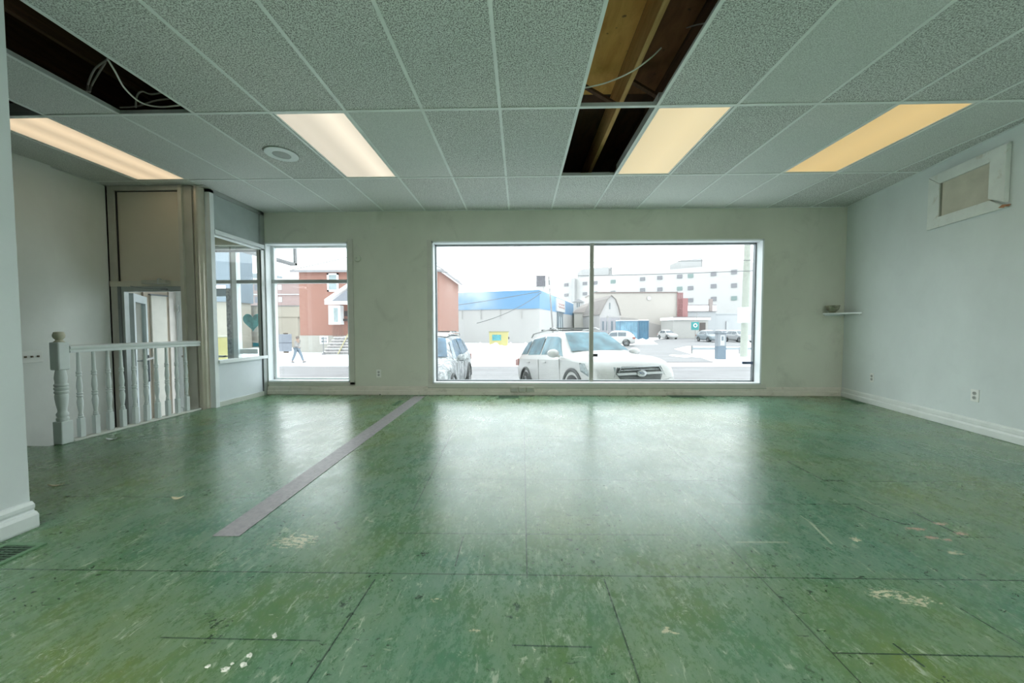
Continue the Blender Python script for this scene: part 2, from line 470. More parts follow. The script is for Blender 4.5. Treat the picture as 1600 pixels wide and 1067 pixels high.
f = MB()
f.face([(-7.0, -4.6, 0), (3.0, -4.6, 0), (RX(-0.0) + .06, 0, 0), (RX(D) + .06, D + .02, 0), (PX - .03, D + .02, 0), (PX - .03, 4.12, 0), (-3.95, 4.12, 0), (-3.95, STAIR_Y, 0), (-7.0, STAIR_Y, 0)])
f.mi = 0
f.face([(-7.0, -4.6, -.05), (3.0, -4.6, -.05), (RX(0) + .06, 0, -.05), (RX(D) + .06, D + .02, -.05), (PX - .03, D + .02, -.05), (PX - .03, 4.12, -.05), (-3.95, 4.12, -.05), (-3.95, STAIR_Y, -.05), (-7.0, STAIR_Y, -.05)])
struct('floor', f, GREEN)
# side of the raised floor towards the steps
w = MB().box(-3.949, -3.92, STAIR_Y, 4.11, LOW, -0.001).box(PX - .06, PX - .031, 4.12, D, LOW, -0.001).box(-5.3, -3.92, STAIR_Y - .03, STAIR_Y, LOW, -0.051)
struct('wall_stairwell', w, WALL_LEFT)

# walls
w = MB()
def wbox(x0, x1, z0, z1): w.box(x0, x1, D, D + .2, z0, z1)
WB, WT = 0.165, 2.256
wbox(PX - .02, -2.53, 2.25, TOPZ); wbox(PX - .02, -2.53, -1.2, 0.188); wbox(-2.53, -1.293, -1.2, TOPZ)
wbox(-1.293, 3.492, WT, TOPZ); wbox(-1.293, 3.492, -1.2, WB); wbox(3.492, 4.95, -1.2, TOPZ)
wbox(-5.6, PX - .02, 2.22, TOPZ)
struct('wall_back', w, WALL_BACK)
w = MB().prism([(RX(D + .1), D + .1, -.05), (RX(-4.6), -4.6, -.05), (RX(-4.6) + .15, -4.6, -.05), (RX(D + .1) + .15, D + .1, -.05)], (0, 0, TOPZ + .05))
struct('wall_right', w, WALL_RIGHT)
NX, NY = -2.424, 1.639
struct('wall_left', MB().box(NX - .35, NX, -4.6, NY, -.05, TOPZ), WALL_NEAR)
w = MB().box(LX - .15, LX, 3.62, 4.2, LOW, TOPZ).box(LX - .15, LX + .035, -4.6, 3.62, LOW, TOPZ)
struct('wall_stair', w, WALL_LEFT)
struct('wall_rear', MB().box(-5.2, 3.0, -4.75, -4.6, -.05, TOPZ), WALL_REAR)
# steps down to the entrance
st = MB()
for k in range(3):
    st.box(LX, -3.95, STAIR_Y + .28 * k, STAIR_Y + .28 * (k + 1) + .02, LOW - .02, -0.21 * (k + 1) + .0)
st.box(-5.6, PX - .061, STAIR_Y + .84, D + .14, LOW - .1, LOW)
struct('floor_entrance', st, mat('grey_stair_tread', (0.33, 0.34, 0.33), 0.7))
# vestibule shell
VX = -5.30
w = MB().box(VX - .1, VX, 4.14, D + .2, LOW, TOPZ).box(VX, LX, 4.13, 4.2, LOW, TOPZ)
struct('wall_vestibule', w, mat('vestibule_wall', (0.66, 0.63, 0.56), 0.6))
struct('ceiling_vestibule', MB().box(VX, PX - .03, 4.2, D, 2.34, 2.38), mat('tan_soffit', (0.42, 0.36, 0.28), 0.7))

# baseboards
def base_profile(p0, p1, nrm, name, m, h=.125):
    p0, p1, nrm = Vector(p0), Vector(p1), Vector(nrm).normalized()
    prof = [(0, 0), (.026, 0), (.028, .005), (.028, h * .45), (.020, h * .55), (.018, h * .60), (.020, h * .66), (.018, h * .88), (.009, h * .98), (0, h)]
    rows = [[p + nrm * a + Vector((0, 0, b + .001)) for a, b in prof] for p in (p0, p1)]
    mb = MB().grid(rows, cv=True, cap=True)
    return struct(name, mb, m)
base_profile((PX, D, 0), (RX(D), D, 0), (0, -1, 0), 'baseboard_back', CREAM)
rd = Vector((0.2085, 1, 0)).normalized(); rn = Vector((-rd.y, rd.x, 0))
base_profile((RX(-4.6), -4.6, 0), (RX(D), D, 0), rn, 'baseboard_right', mat('white_baseboard', (0.70, 0.74, 0.71), 0.4))
bb = MB()
prof = [(0, 0), (.040, 0), (.044, .01), (.044, .065), (.034, .078), (.022, .082), (.020, .088), (.026, .10), (.026, .115), (.012, .128), (0, .13)]
rows = []
for q, d in (((NX, -4.6), (1, 0)), ((NX, NY), (1, 0))):
    rows.append([(q[0] + a * d[0], q[1] + a * d[1], b + .001) for a, b in prof])
bb.grid(rows, cv=True, cap=True)
struct('baseboard_left', bb, mat('grey_white_baseboard', (0.66, 0.72, 0.72), 0.4, dirt=((0.3, 0.3, 0.25), .4, 9)))

# ---- suspended ceiling
def RY(j): return Y0 + 2 * T * j
HOLES = {(1, -1), (1, 0), (-5, -1), (-7, -1)}           # tiles taken out (i = column, j = row towards the street)
LAMPS_FRONT = [(-3, 0), (2, 0), (5, 0), (-7, 0)]
FILL_REAR = [(-3, -4), (2, -4), (-3, -6), (2, -6), (0, -5)]
FINE = {(3, -1), (4, 0), (-6, -1), (-6, 0), (-5, 0), (-8, 0), (-8, -1), (-2, 0), (6, 0), (5, 1), (4, 1), (3, 1)}
tiles = MB()
for j in range(-7, 2):
    y0, y1 = RY(j), min(RY(j + 1), D)
    for i in range(-8, 8):
        if (i, j) in HOLES or (i, j) in LAMPS_FRONT or (i, j) in FILL_REAR: continue
        x0, x1 = X0 + T * i, X0 + T * (i + 1)
        if i == 7: x1 = RX(y1) + .02
        if i == -8: x0 = LX
        if j == 1:
            if i < -6: y1_ = 4.16
            else: y1_ = D
        else: y1_ = y1
        tiles.mi = 1 if (i, j) in FINE or (j == 1 and i < -2) else 0
        tiles.box(x0 + .004, x1 - .004, y0 + .004, y1_ - .002, H + .003, H + .017)
tiles.mi = 0
# the short end of a tile pushed back over the opening nearest the camera
yA = RY(-1) + .325
tiles.box(X0 + T + .004, X0 + 2 * T - .004, RY(-1), yA, H + .003, H + .017)
ceiling = struct('ceiling', tiles, [TILE, TILE_FINE])
g = MB()
def tee(x0, x1, y0, y1, ax):
    if ax == 'y':
        g.box(x0, x1, y0, y1, H - .002, H + .002); xm = (x0 + x1) / 2; g.mi = 1; g.box(xm - .002, xm + .002, y0, y1, H + .002, H + .036); g.mi = 0
    else:
        g.box(x0, x1, y0, y1, H - .003, H + .001); ym = (y0 + y1) / 2; g.mi = 1; g.box(x0, x1, ym - .002, ym + .002, H + .002, H + .034); g.mi = 0
for i in range(-7, 8):
    x = X0 + T * i; yend = D if i >= -6 else 4.16
    yst = -4.6
    if x > RX(-4.6): yst = max(-4.6, (x - 4.645) / .2085 + 5.116)
    tee(x - .012, x + .012, yst, yend, 'y')
for j in range(-6, 2):
    y = RY(j)
    tee(LX, RX(y), y - .012, y + .012, 'x')
# wall angle round the edge
g.box(PX, RX(D), D - .022, D, H - .004, H)
g.prism([(RX(D), D, H - .004), (RX(-4.6), -4.6, H - .004), (RX(-4.6) - .022, -4.6, H - .004), (RX(D) - .022, D, H - .004)], (0, 0, .004))
g.box(LX, LX + .022, NY, 4.16, H - .004, H)
go = struct('ceiling_grid', g, [TEE, TEE_SIDE], ceiling)

# ---- the void above: shade painted into deck and joists, bright plywood over one opening
jx0_ = 0.866
DECK_SHADED = wood_mat('shaded_boards', (0.045, 0.020, 0.012), (0.11, 0.045, 0.022), (3, 1, 1))  # near-black wood colour carries the shade of the unlit void
JOIST_SHADED = wood_mat('shaded_joist', (0.07, 0.030, 0.016), (0.16, 0.07, 0.035))
struct('ceiling_deck', MB().box(-5.2, 5.0, -4.75, D + .2, TOPZ - .055, TOPZ - .02), DECK_SHADED)
struct('trim_plywood_sheet', MB().box(-.34, jx0_, .42, 3.42, TOPZ - .075, TOPZ - .056), DECK)
struct('trim_board_sheet', MB().box(.905, 1.27, .42, 3.42, TOPZ - .075, TOPZ - .056), wood_mat('mid_brown_boards', (0.17, 0.065, 0.025), (0.30, 0.13, 0.05), (3, 1, 1)))  # mid brown sheet, between the bright plywood and the dark deck
k = 0
jx0 = 0.885
for n in range(-15, 10):
    x = jx0 + n * 0.406
    if not (-5.0 < x < 4.5): continue
    ylo = -4.5
    if x > RX(-4.5): ylo = (x - 4.645) / .2085 + 5.2
    k += 1
    jo = struct('trim_joist_%d' % k, MB().box(x - .019, x + .019, ylo, D - .01, TOPZ - .33, TOPZ - .08), JOIST if n == 0 else JOIST_SHADED)  # one joist keeps its wood colour, the rest have shade painted in
br = MB()
for n, yy in ((1, 3.15), (0, 3.2)):
    x = jx0 + (n - 1) * .406
    br.bar((x + .02, yy, TOPZ - .10), (x + .386, yy + .02, TOPZ - .30), .04, .02)
struct('trim_joist_brace', br, JOIST_SHADED)

# ================================================================== LIGHT FIXTURES
def troffer(i, j, label, col, strength, bands=None, group=None):
    x0, x1, y0, y1 = X0 + T * i + .014, X0 + T * (i + 1) - .014, RY(j) + .014, RY(j + 1) - .014
    xm, ym = (x0 + x1) / 2, (y0 + y1) / 2
    t = thing('ceiling_light', label, 'ceiling light', (xm, ym, H), 0, group)
    h = MB()
    h.box(x0, x0 + .004, y0, y1, H + .003, H + .11).box(x1 - .004, x1, y0, y1, H + .003, H + .11)
    h.box(x0, x1, y0, y0 + .004, H + .003, H + .11).box(x0, x1, y1 - .004, y1, H + .003, H + .11).box(x0, x1, y0, y1, H + .11, H + .114)
    h.build('housing', STEEL, t)
    fr = MB()
    for a, b, c_, d in ((x0 + .004, x0 + .016, y0 + .004, y1 - .004), (x1 - .016, x1 - .004, y0 + .004, y1 - .004), (x0 + .016, x1 - .016, y0 + .004, y0 + .016), (x0 + .016, x1 - .016, y1 - .016, y1 - .004)):
        fr.box(a, b, c_, d, H + .002, H + .012)
    fr.build('frame', TEE, t)
    df = MB().box(x0 + .016, x1 - .016, y0 + .016, y1 - .016, H + .006, H + .010).build('diffuser', emissive('lit_diffuser', col, strength, (xm, bands) if bands else None), t)
    return t
troffer(-3, 0, 'lit ceiling troffer with pinkish cream glow, right of the round ceiling speaker', (1.0, 0.87, 0.68), 0.37, [(.14, .20, .62), (-.16, .12, .10)], )
troffer(2, 0, 'lit ceiling troffer with pale yellow lens beside the black missing-tile opening', (1.0, 0.79, 0.42), 0.37, [(.05, .4, .25)])
troffer(5, 0, 'lit ceiling troffer with deep yellow lens nearest the right wall', (1.0, 0.68, 0.24), 0.35, [(.0, .3, .18)])
troffer(-7, 0, 'lit ceiling troffer with orange cream glow over the entrance stairs', (1.0, 0.77, 0.50), 0.38, [(.14, .14, .50), (-.14, .14, .45)])
for n, (i, j) in enumerate(FILL_REAR):  # unseen fill lights, added to brighten the room
    troffer(i, j, 'added cool white fill troffer, unseen behind the camera', (1.0, 0.98, 0.97), FILL_BACK, group='fill troffers added behind the camera')

# round ceiling speaker
c = atZ(440, 240.5, H)
t = thing('ceiling_speaker', 'round white ceiling speaker with grey centre left of the cream troffer', 'speaker', (c.x, c.y, H - .014))
MB().lathe([(.145, H - .003), (.143, H - .010), (.125, H - .014), (.082, H - .012), (.078, H - .008), (.078, H - .003)], (c.x, c.y, 0), 40).build('ring', WHITE_PAINT, t, smooth=True)
MB().lathe([(.078, H - .011), (.070, H - .013), (.001, H - .014), (.001, H - .011)], (c.x, c.y, 0), 40).build('grille', mat('speaker_grille', (0.45, 0.48, 0.47), .6), t, smooth=True)

# loose cables in the ceiling openings
def cable(path, r, m, label, n=24):
    P = [Vector(p) for p in path]; pts = []
    for a in range(len(P) - 1):
        p0, p1, p2, p3 = P[max(a - 1, 0)], P[a], P[a + 1], P[min(a + 2, len(P) - 1)]
        for q in range(8):
            s_ = q / 8
            pts.append(0.5 * ((2 * p1) + (p2 - p0) * s_ + (2 * p0 - 5 * p1 + 4 * p2 - p3) * s_ ** 2 + (3 * p1 - p0 - 3 * p2 + p3) * s_ ** 3))
    pts.append(P[-1])
    return tag(MB().tube(pts, r, 8).build('cable', m, smooth=True), label, 'cable')
cz = H + .05
cable([atZ(905, 139, cz), atZ(945, 130, cz + .02), atZ(985, 113, cz + .04), atZ(1015, 92, cz + .08), atZ(1033, 75, cz + .16)], .005, CABLE_MAT, 'thin white cable sagging across the plywood in the large ceiling opening')
cable([atZ(1072, 44, cz + .49), atZ(1080, 41, cz + .3), atZ(1092, 38, cz + .2), atZ(1105, 36, cz + .12)], .004, CABLE_DARK, 'short dark cable against the joist at the right of the large ceiling opening')
cable([atZ(168, 92, cz + .02), atZ(180, 112, cz + .0), atZ(195, 138, cz), atZ(220, 160, cz), atZ(250, 167, cz), atZ(284, 164, cz)], .006, CABLE_MAT, 'white cable looping along the left ceiling opening')
cable([atZ(166, 94, cz + .1), atZ(148, 108, cz + .1), atZ(138, 130, cz + .06), atZ(136, 143, H + .03)], .006, CABLE_DARK, 'grey cable hanging over the rail of the left ceiling opening, left of its twin')
cable([atZ(165, 97, cz + .1), atZ(152, 118, cz + .1), atZ(143, 134, cz + .06), atZ(140, 144, H + .03)], .006, CABLE_DARK, 'grey cable hanging over the rail of the left opening, right of its twin')
cable([atZ(187, 168, cz), atZ(215, 166, cz + .03), atZ(240, 158, cz + .05), atZ(265, 154, cz + .07)], .006, CABLE_DARK, 'dull cable lying low across the end of the left ceiling opening')
cable([atZ(212, 168, cz), atZ(214, 150, cz + .05), atZ(222, 143, cz + .06), atZ(235, 147, cz + .06), atZ(252, 145, cz + .08)], .006, CABLE_DARK, 'dull cable bending upright at the end of the left ceiling opening')

# ================================================================== WINDOWS
GY = D + .14
def window_n(n, x0, x1, z0, z1, reveal=.012):
    fr = MB()
    # painted reveal lining the opening
    fr.box(x0, x1, D - .006, GY, z1 - reveal, z1).box(x0, x1, D - .006, GY, z0, z0 + reveal)
    fr.box(x0, x0 + reveal, D - .006, GY, z0, z1).box(x1 - reveal, x1, D - .006, GY, z0, z1)
    return struct('window_%d' % n, fr, REVEAL)
# large shop window
W1 = window_n(1, -1.293, 3.492, WB, WT, .022)
fx0, fx1, fz0, fz1 = -1.271, 3.470, WB + .022, WT - .022
fm = MB()
for a, b, c_, d in ((fx0, fx0 + .018, fz0, fz1), (fx1 - .018, fx1, fz0, fz1), (fx0, fx1, fz0, fz0 + .018), (fx0, fx1, fz1 - .022, fz1)):
    fm.box(a, b, GY - .02, GY + .03, c_, d)
struct('window_frame', fm, ALU_DARK, W1)
mx = 1.065
struct('mullion', MB().box(mx - .026, mx + .026, GY - .045, GY + .03, fz0, fz1), ALU_BRONZE, W1)
struct('mullion_strip', MB().box(mx - .032, mx - .0265, GY - .04, GY - .01, fz0, fz1), ALU, W1)
struct('pane', MB().box(fx0 + .018, mx - .026, GY, GY + .006, fz0 + .018, fz1 - .022), GLASS, W1)
struct('pane', MB().box(mx + .026, fx1 - .018, GY, GY + .006, fz0 + .018, fz1 - .022), GLASS, W1)
p = atY(928, 555, GY - .01)
struct('alarm_contact', MB().box(mx + .027, mx + .095, GY - .022, GY - .001, p.z - .018, p.z + .02), BLACK, W1)
p = atY(1165, 567, GY - .01)
struct('alarm_contact', MB().box(p.x - .05, fx1 - .019, GY - .022, GY - .001, p.z - .018, p.z + .02), mat('blue_black', (.06, .09, .16), .5), W1)
# small window beside the partition
sx0, sx1, sz0, sz1 = PX + .03, -2.53, 0.188, 2.25
W2 = window_n(2, sx0, sx1, sz0, sz1, .02)
TRZ = atY(500, 440, GY).z
fm = MB().box(-4.33, sx1 - .02, GY - .02, GY + .03, sz1 - .045, sz1 - .02).box(-3.79, sx1 - .02, GY - .02, GY + .03, sz0 + .02, sz0 + .045)
fm.box(sx1 - .038, sx1 - .02, GY - .02, GY + .03, sz0, sz1)
struct('window_frame', fm, WHITE_TRIM, W2)
struct('transom', MB().box(-3.79, sx1 - .02, GY - .035, GY + .03, TRZ - .026, TRZ + .026), ALU, W2)
struct('pane', MB().box(-3.79, sx1 - .038, GY, GY + .006, TRZ + .026, sz1 - .045), GLASS, W2)
struct('pane', MB().box(-3.79, sx1 - .038, GY, GY + .006, sz0 + .045, TRZ - .026), GLASS, W2)
# casings on the street wall
struct('trim_1', MB().box(-2.53, -2.455, D - .016, D, sz0 - .045, sz1 + .05).box(PX + .03, -2.455, D - .016, D, sz0 - .04, sz0), CASING, bevel=.003)
cs = MB().box(-1.36, 3.56, D - .014, D, WB - .055, WB - .002).box(-1.36, -1.295, D - .008, D, WB - .05, WT + .02)
struct('trim_2', cs, CASING, bevel=.003)
struct('trim_3', MB().box(-1.36, 3.56, D - .022, D, WB - .062, WB - .052), mat('casing_dark_bead', (.34, .38, .30), .6))  # darker bead along the lower edge of the casing

# ---- glazed partition between shop and vestibule
ya, yb = 4.215, D
def pz(u, v): return atX(u, v, PX).z
PT = thing('window_3', None, None, (PX, (ya + yb) / 2, 0)); PT['kind'] = 'structure'
pw = .035
zt, zs = 2.18, 0.575
m = MB().box(PX - pw, PX + pw, ya, ya + .055, 0, H)
m.build('frame_post', WHITE_TRIM, PT)
m = MB().box(PX - pw, PX + pw, yb - .075, yb, 0, H)
m.build('frame_post', ALU, PT)
MB().box(PX - .03, PX + .045, ya + .055, yb - .02, zt - .02, zt + .03).box(PX - .02, PX + .035, ya + .055, yb - .02, zt - .045, zt - .03).build('head_rail', WHITE_TRIM, PT)
MB().box(PX - .03, PX + .05, ya + .055, yb - .0, zs - .03, zs + .012).build('sill_rail', WHITE_TRIM, PT)
MB().box(PX - .03, PX + .035, ya, yb, H - .05, H - .001).build('top_rail', ALU, PT)
MB().box(PX - .01, PX + .01, ya + .055, yb - .075, zt + .03, H - .05).build('upper_panel', mat('blue_grey_panel', (0.42, 0.48, 0.48), .5), PT)
MB().box(PX - .01, PX + .012, ya + .055, yb - .075, .06, zs - .03).build('lower_panel', PANEL_WHITE, PT)
MB().box(PX - .03, PX + .03, ya + .055, yb - .075, .0, .06).build('bottom_rail', mat('worn_bottom_rail', (.55, .58, .53), .5, dirt=((.2, .2, .15), .6, 8)), PT)
MB().box(PX - .004, PX + .002, ya + .055, yb - .075, zs + .012, zt - .045).build('pane', GLASS, PT)
MB().box(PX + .012, PX + .022, yb - .079, yb - .0752, .06, zt - .02).build('gasket', BLACK, PT)

# ---- outer storefront of the vestibule: sidelight, transom and glass street door
ST = thing('window_4', None, None, (-4.3, GY, LOW)); ST['kind'] = 'structure'
MB().box(-4.37, -4.30, GY - .04, GY + .04, LOW, 2.22).build('mullion', WHITE_TRIM, ST)
MB().box(-4.395, -4.37, GY - .04, GY + .04, LOW, 2.22).build('mullion_edge', ALU, ST)
MB().box(VX, -3.79, GY - .035, GY + .035, TRZ - .026, TRZ + .026).build('transom', ALU, ST)
MB().box(VX, -3.79, GY - .03, GY + .03, 2.16, 2.22).build('head_rail', WHITE_TRIM, ST)
MB().box(VX, -3.79, GY - .045, GY - .03, 2.14, 2.17).build('track', ALU_DARK, ST)
MB().box(-4.30, -3.75, GY - .03, GY + .03, LOW, .25).build('base_panel', ALU, ST)
MB().box(-3.79, -3.72, GY - .03, GY + .03, .21, 2.22).build('corner_post', WHITE_TRIM, ST)
MB().box(-4.30, -3.79, GY, GY + .006, .25, TRZ - .026).build('pane', GLASS, ST)
MB().box(VX, -3.79, GY, GY + .006, TRZ + .026, 2.16).build('pane', GLASS, ST)
DR = thing('door_1', None, None, (-4.8, GY, LOW)); DR['kind'] = 'structure'
dt = TRZ - .10
MB().box(VX, VX + .07, GY - .04, GY + .02, LOW, TRZ - .03).build('jamb', WHITE_TRIM, DR)
df = MB().box(-4.47, -4.395, GY - .035, GY + .015, LOW + .01, dt)
df.build('door_stile', mat('reflection_mottle_steel', (.33, .35, .36), .5, var=.5, scale=30), DR)  # mottled tones stand in for reflections along the stile
MB().box(VX + .07, VX + .13, GY - .035, GY + .015, LOW + .01, dt).box(VX + .13, -4.47, GY - .035, GY + .015, LOW + .01, LOW + .2).build('door_frame', WHITE_TRIM, DR)
MB().box(VX + .13, -4.47, GY - .035, GY + .015, dt - .12, dt).build('top_rail', mat('slate_rail', (.34, .44, .52), .45), DR)
MB().box(VX + .13, -4.47, GY - .005, GY + .001, LOW + .2, dt - .12).build('pane', GLASS, DR)
MB().box(VX + .16, -4.47, GY - .09, GY - .065, .55, .58).box(VX + .16, VX + .18, GY - .09, GY - .035, .555, .575).box(-4.49, -4.47, GY - .09, GY - .035, .555, .575).build('push_bar', ALU, DR)
MB().box(VX + .3, VX + .55, GY - .10, GY - .04, dt + .02, dt + .07).build('door_closer', ALU_DARK, DR)
MB().box(VX + .08, VX + .10, GY - .06, GY - .035, dt - .35, dt - .25).box(VX + .08, VX + .10, GY - .06, GY - .035, LOW + .3, LOW + .4).build('hinge', STEEL, DR)

# heart and small sticker on the street glass
def glass_decal(u, v, pts, s_, m, name, label, y=GY - .004):
    c0 = atY(u, v, y)
    mb = MB().prism([(c0.x + a * s_, y, c0.z + b * s_) for a, b in pts], (0, -.002, 0))
    return tag(mb.build(name, m), label, 'sticker')
heart = []
for k in range(40):
    a = 2 * pi * k / 40
    heart.append((16 * sin(a) ** 3 / 16, (13 * cos(a) - 5 * cos(2 * a) - 2 * cos(3 * a) - cos(4 * a)) / 16))
glass_decal(395, 502, heart, .152, mat('teal_film', (.12, .45, .45), .4, var=.5, scale=9), 'heart_decal', 'teal mottled heart stuck on the street glass of the entrance')
glass_decal(401, 540, [(-1, -.25), (1, -.25), (1, .8), (-1, .8)], .055, mat('teal_print', (.02, .33, .42), .4), 'window_sticker', 'small teal rectangular sticker low on the entrance glass')
glass_decal(386, 549, [(-1, -.22), (1, -.22), (1, .22), (-1, .22)], .17, mat('white_film', (.86, .88, .88), .4), 'window_strip', 'white strip of film along the foot of the entrance glass')

# ---- entrance screen: panel, header and inner door (plane facing the shop)
EY = 4.16
ES = thing('wall_entrance', None, None, (-4.4, EY, LOW)); ES['kind'] = 'structure'
hz0, hz1 = atY(230, 448, EY).z, atY(230, 440, EY).z
MB().box(LX + .10, -4.075, EY + .0, EY + .02, hz1, H - .055).build('panel', PANEL_BEIGE, ES)
MB().box(LX + .02, LX + .10, EY - .03, EY + .03, LOW, H).build('side_post', BEIGE_METAL, ES)
MB().box(LX + .10, LX + .112, EY - .012, EY, hz1, H - .055).box(LX + .1, -4.075, EY - .006, EY, H - .065, H - .055).build('bead', BLACK, ES)
MB().box(LX + .10, -4.075, EY - .035, EY + .03, H - .055, H - .002).box(-4.075, PX + .036, EY - .03, EY + .12, H - .012, H - .004).build('top_rail', BEIGE_METAL, ES)
MB().box(LX + .02, -4.075, EY - .04, EY + .04, hz0, hz1).build('header', mat('cream_header', (.62, .60, .50), .5), ES)
MB().box(-4.075, -4.03, EY - .045, EY + .04, LOW, H).build('edge_post', mat('light_beige_post', (.60, .58, .50), .4), ES)
cc = MB().box(-4.03, -3.93, EY - .02, EY + .04, LOW, H)
cc.build('flat_post', BEIGE_METAL, ES)
rp = MB(); pr = []
for k in range(13):
    a = pi + pi * k / 12
    pr.append((-3.885 + .052 * cos(a), EY + .045 + .075 * sin(a)))
rp.grid([[(a, b, z) for a, b in pr] for z in (LOW, H)], cap=False)
rp.prism([(a, b, LOW) for a, b in pr], (0, 0, H - LOW))
rp.build('round_post', mat('rounded_beige_metal', (.58, .54, .45), .25, .3), ES, smooth=True)
# door closer on the header
cl = thing('door_closer', 'grey overhead door closer with a folding arm on the inner entrance header', 'door closer', (-4.4, EY - .05, hz1))
a0 = atY(227, 441, EY - .05); a1 = atY(266, 440, EY - .05)
MB().box(a0.x, a1.x, EY - .10, EY - .04, a0.z - .022, a0.z + .022).build('body', mat('closer_grey', (.50, .49, .42), .4, .3), cl, bevel=.008)
pv = atY(249, 440, EY - .08)
MB().lathe([(.020, -.03), (.022, 0), (.022, .03), (.012, .04)], pv, 16).build('pivot', STEEL, cl, smooth=True)
b0 = atY(204, 447, EY - .09); b1 = atY(222, 450, EY - .09); b2 = atY(256, 452, EY - .08)
MB().bar(b0, b1, .012, .006).bar(b1, b2, .012, .006).box(b2.x - .03, b2.x + .03, EY - .09, EY - .06, b2.z - .008, b2.z + .008).build('arm', ALU_DARK, cl)
# inner door frame and leaf standing open into the vestibule
D2 = thing('door_2', None, None, (-4.8, EY, LOW)); D2['kind'] = 'structure'
MB().box(LX + .10, LX + .135, EY - .03, EY + .03, LOW, hz0).build('jamb', ALU_DARK, D2)
MB().box(LX + .135, LX + .17, EY - .02, EY + .03, LOW, hz0).box(LX + .17, -4.075, EY - .02, EY + .03, hz0 - .06, hz0).build('door_stop', ALU, D2)
LH = hz0 - .07
hx_, hy_ = -4.80, EY + .05                      # hinge; the leaf stands swung back towards the left wall
LM = Matrix.Translation((hx_, hy_, 0)) @ Matrix.Rotation(math.atan2(.55, -.43), 4, 'Z')
Lw = .69
MB().box(0, .08, -.022, .022, LOW + .01, LH, LM).box(Lw - .09, Lw, -.022, .022, LOW + .01, LH, LM).box(.08, Lw - .09, -.022, .022, LH - .1, LH, LM).box(.08, Lw - .09, -.022, .022, LOW + .01, LOW + .2, LM).build('door_frame', mat('pale_aluminium', (.58, .66, .68), .4, .2), D2)
MB().box(.08, Lw - .09, -.003, .003, LOW + .2, LH - .1, LM).build('pane', GLASS_DOOR, D2)
MB().box(Lw - .08, Lw - .02, -.034, -.0225, .25, .62, LM).build('lock_plate', ALU_DARK, D2)
MB().box(.05, Lw - .03, -.075, -.055, .565, .59, LM).box(.05, .07, -.06, -.022, .57, .585, LM).build('push_bar', ALU, D2)
# push bar seen across the doorway, cream panelled door on the vestibule's left wall
D3 = thing('door_3', None, None, (VX, 4.75, LOW)); D3['kind'] = 'structure'
ya3, yb3 = 4.86, 5.07
MB().box(VX, VX + .03, ya3 - .08, D, LOW, 2.34).build('surround', mat('taupe_surround', (.58, .51, .42), .6), D3)
MB().box(VX + .03, VX + .055, ya3, yb3, LOW, 1.46).build('door_leaf', mat('off_white_leaf', (.72, .71, .64), .45), D3)
MB().box(VX + .03, VX + .065, ya3 - .02, yb3 + .02, 1.46, 1.48).build('head_strip', ALU_DARK, D3)
MB().box(VX + .03, VX + .05, D + .0, D + .10, LOW, 2.2).build('white_board', mat('pinkish_white_board', (.78, .74, .70), .5), D3)

# ================================================================== BALUSTRADE
RXX = -3.905
NYY = 2.87
ny = NYY
NXX = -3.915
nw = thing('newel_post', 'white turned newel post with a chipped ball finial at the head of the stairs', 'newel post', (NXX, ny, 0))
s0 = .040
MB().box(NXX - s0, NXX + s0, ny - s0, ny + s0, .001, .195).build('base_block', WHITE_PAINT, nw, bevel=.006)
MB().box(NXX - s0, NXX + s0, ny - s0, ny + s0, .632, .870).build('top_block', WHITE_PAINT, nw, bevel=.010)
prof = [(.040, .215), (.046, .225), (.046, .238), (.036, .245), (.044, .258), (.044, .272), (.034, .285), (.033, .30), (.043, .345), (.049, .39), (.049, .41), (.044, .420), (.052, .428), (.052, .440), (.044, .446), (.052, .454), (.052, .468), (.044, .474), (.051, .482), (.051, .492), (.042, .50), (.043, .515), (.047, .54), (.040, .58), (.036, .60), (.036, .60)]
prof = [(r_q * .80, .195 + (z_q - .215) * (.632 - .195) / (.60 - .215)) for r_q, z_q in prof]
MB().lathe(prof, (NXX, ny, 0), 28).build('turned_shaft', WHITE_PAINT, nw, smooth=True)
MB().lathe([(.034, .870), (.026, .878), (.019, .888), (.025, .895), (.033, .908), (.036, .922), (.035, .936), (.030, .946), (.030, .953), (.020, .957), (.001, .958)], (NXX, ny, 0), 28).build('finial', mat('bare_yellowed_finial', (.62, .60, .46), .5, dirt=((.35, .28, .15), .5, 40)), nw, smooth=True)
# handrail
rz = .815
hp = [(a_ * 1.12, b_ * 1.2) for a_, b_ in [(-.028, -.028), (.028, -.028), (.030, -.018), (.024, -.008), (.032, .004), (.030, .018), (.014, .027), (-.014, .027), (-.030, .018), (-.032, .004), (-.024, -.008), (-.030, -.018)]]
hr = MB().grid([[(RXX + a, y, rz + b - .006) for a, b in hp] for y in (ny + s0, 4.138)], cv=True, cap=True)
tag(hr.build('handrail', WHITE_PAINT, smooth=True), 'white moulded handrail running from the newel to the entrance post', 'handrail')
tag(MB().box(RXX - .035, RXX + .035, ny + s0, 4.118, .001, .022).build('shoe_rail', mat('scuffed_white_rail', (.66, .68, .63), .5, dirt=((.4, .28, .2), .4, 10)), bevel=.003), 'scuffed white base strip under the balusters along the floor edge', 'rail')
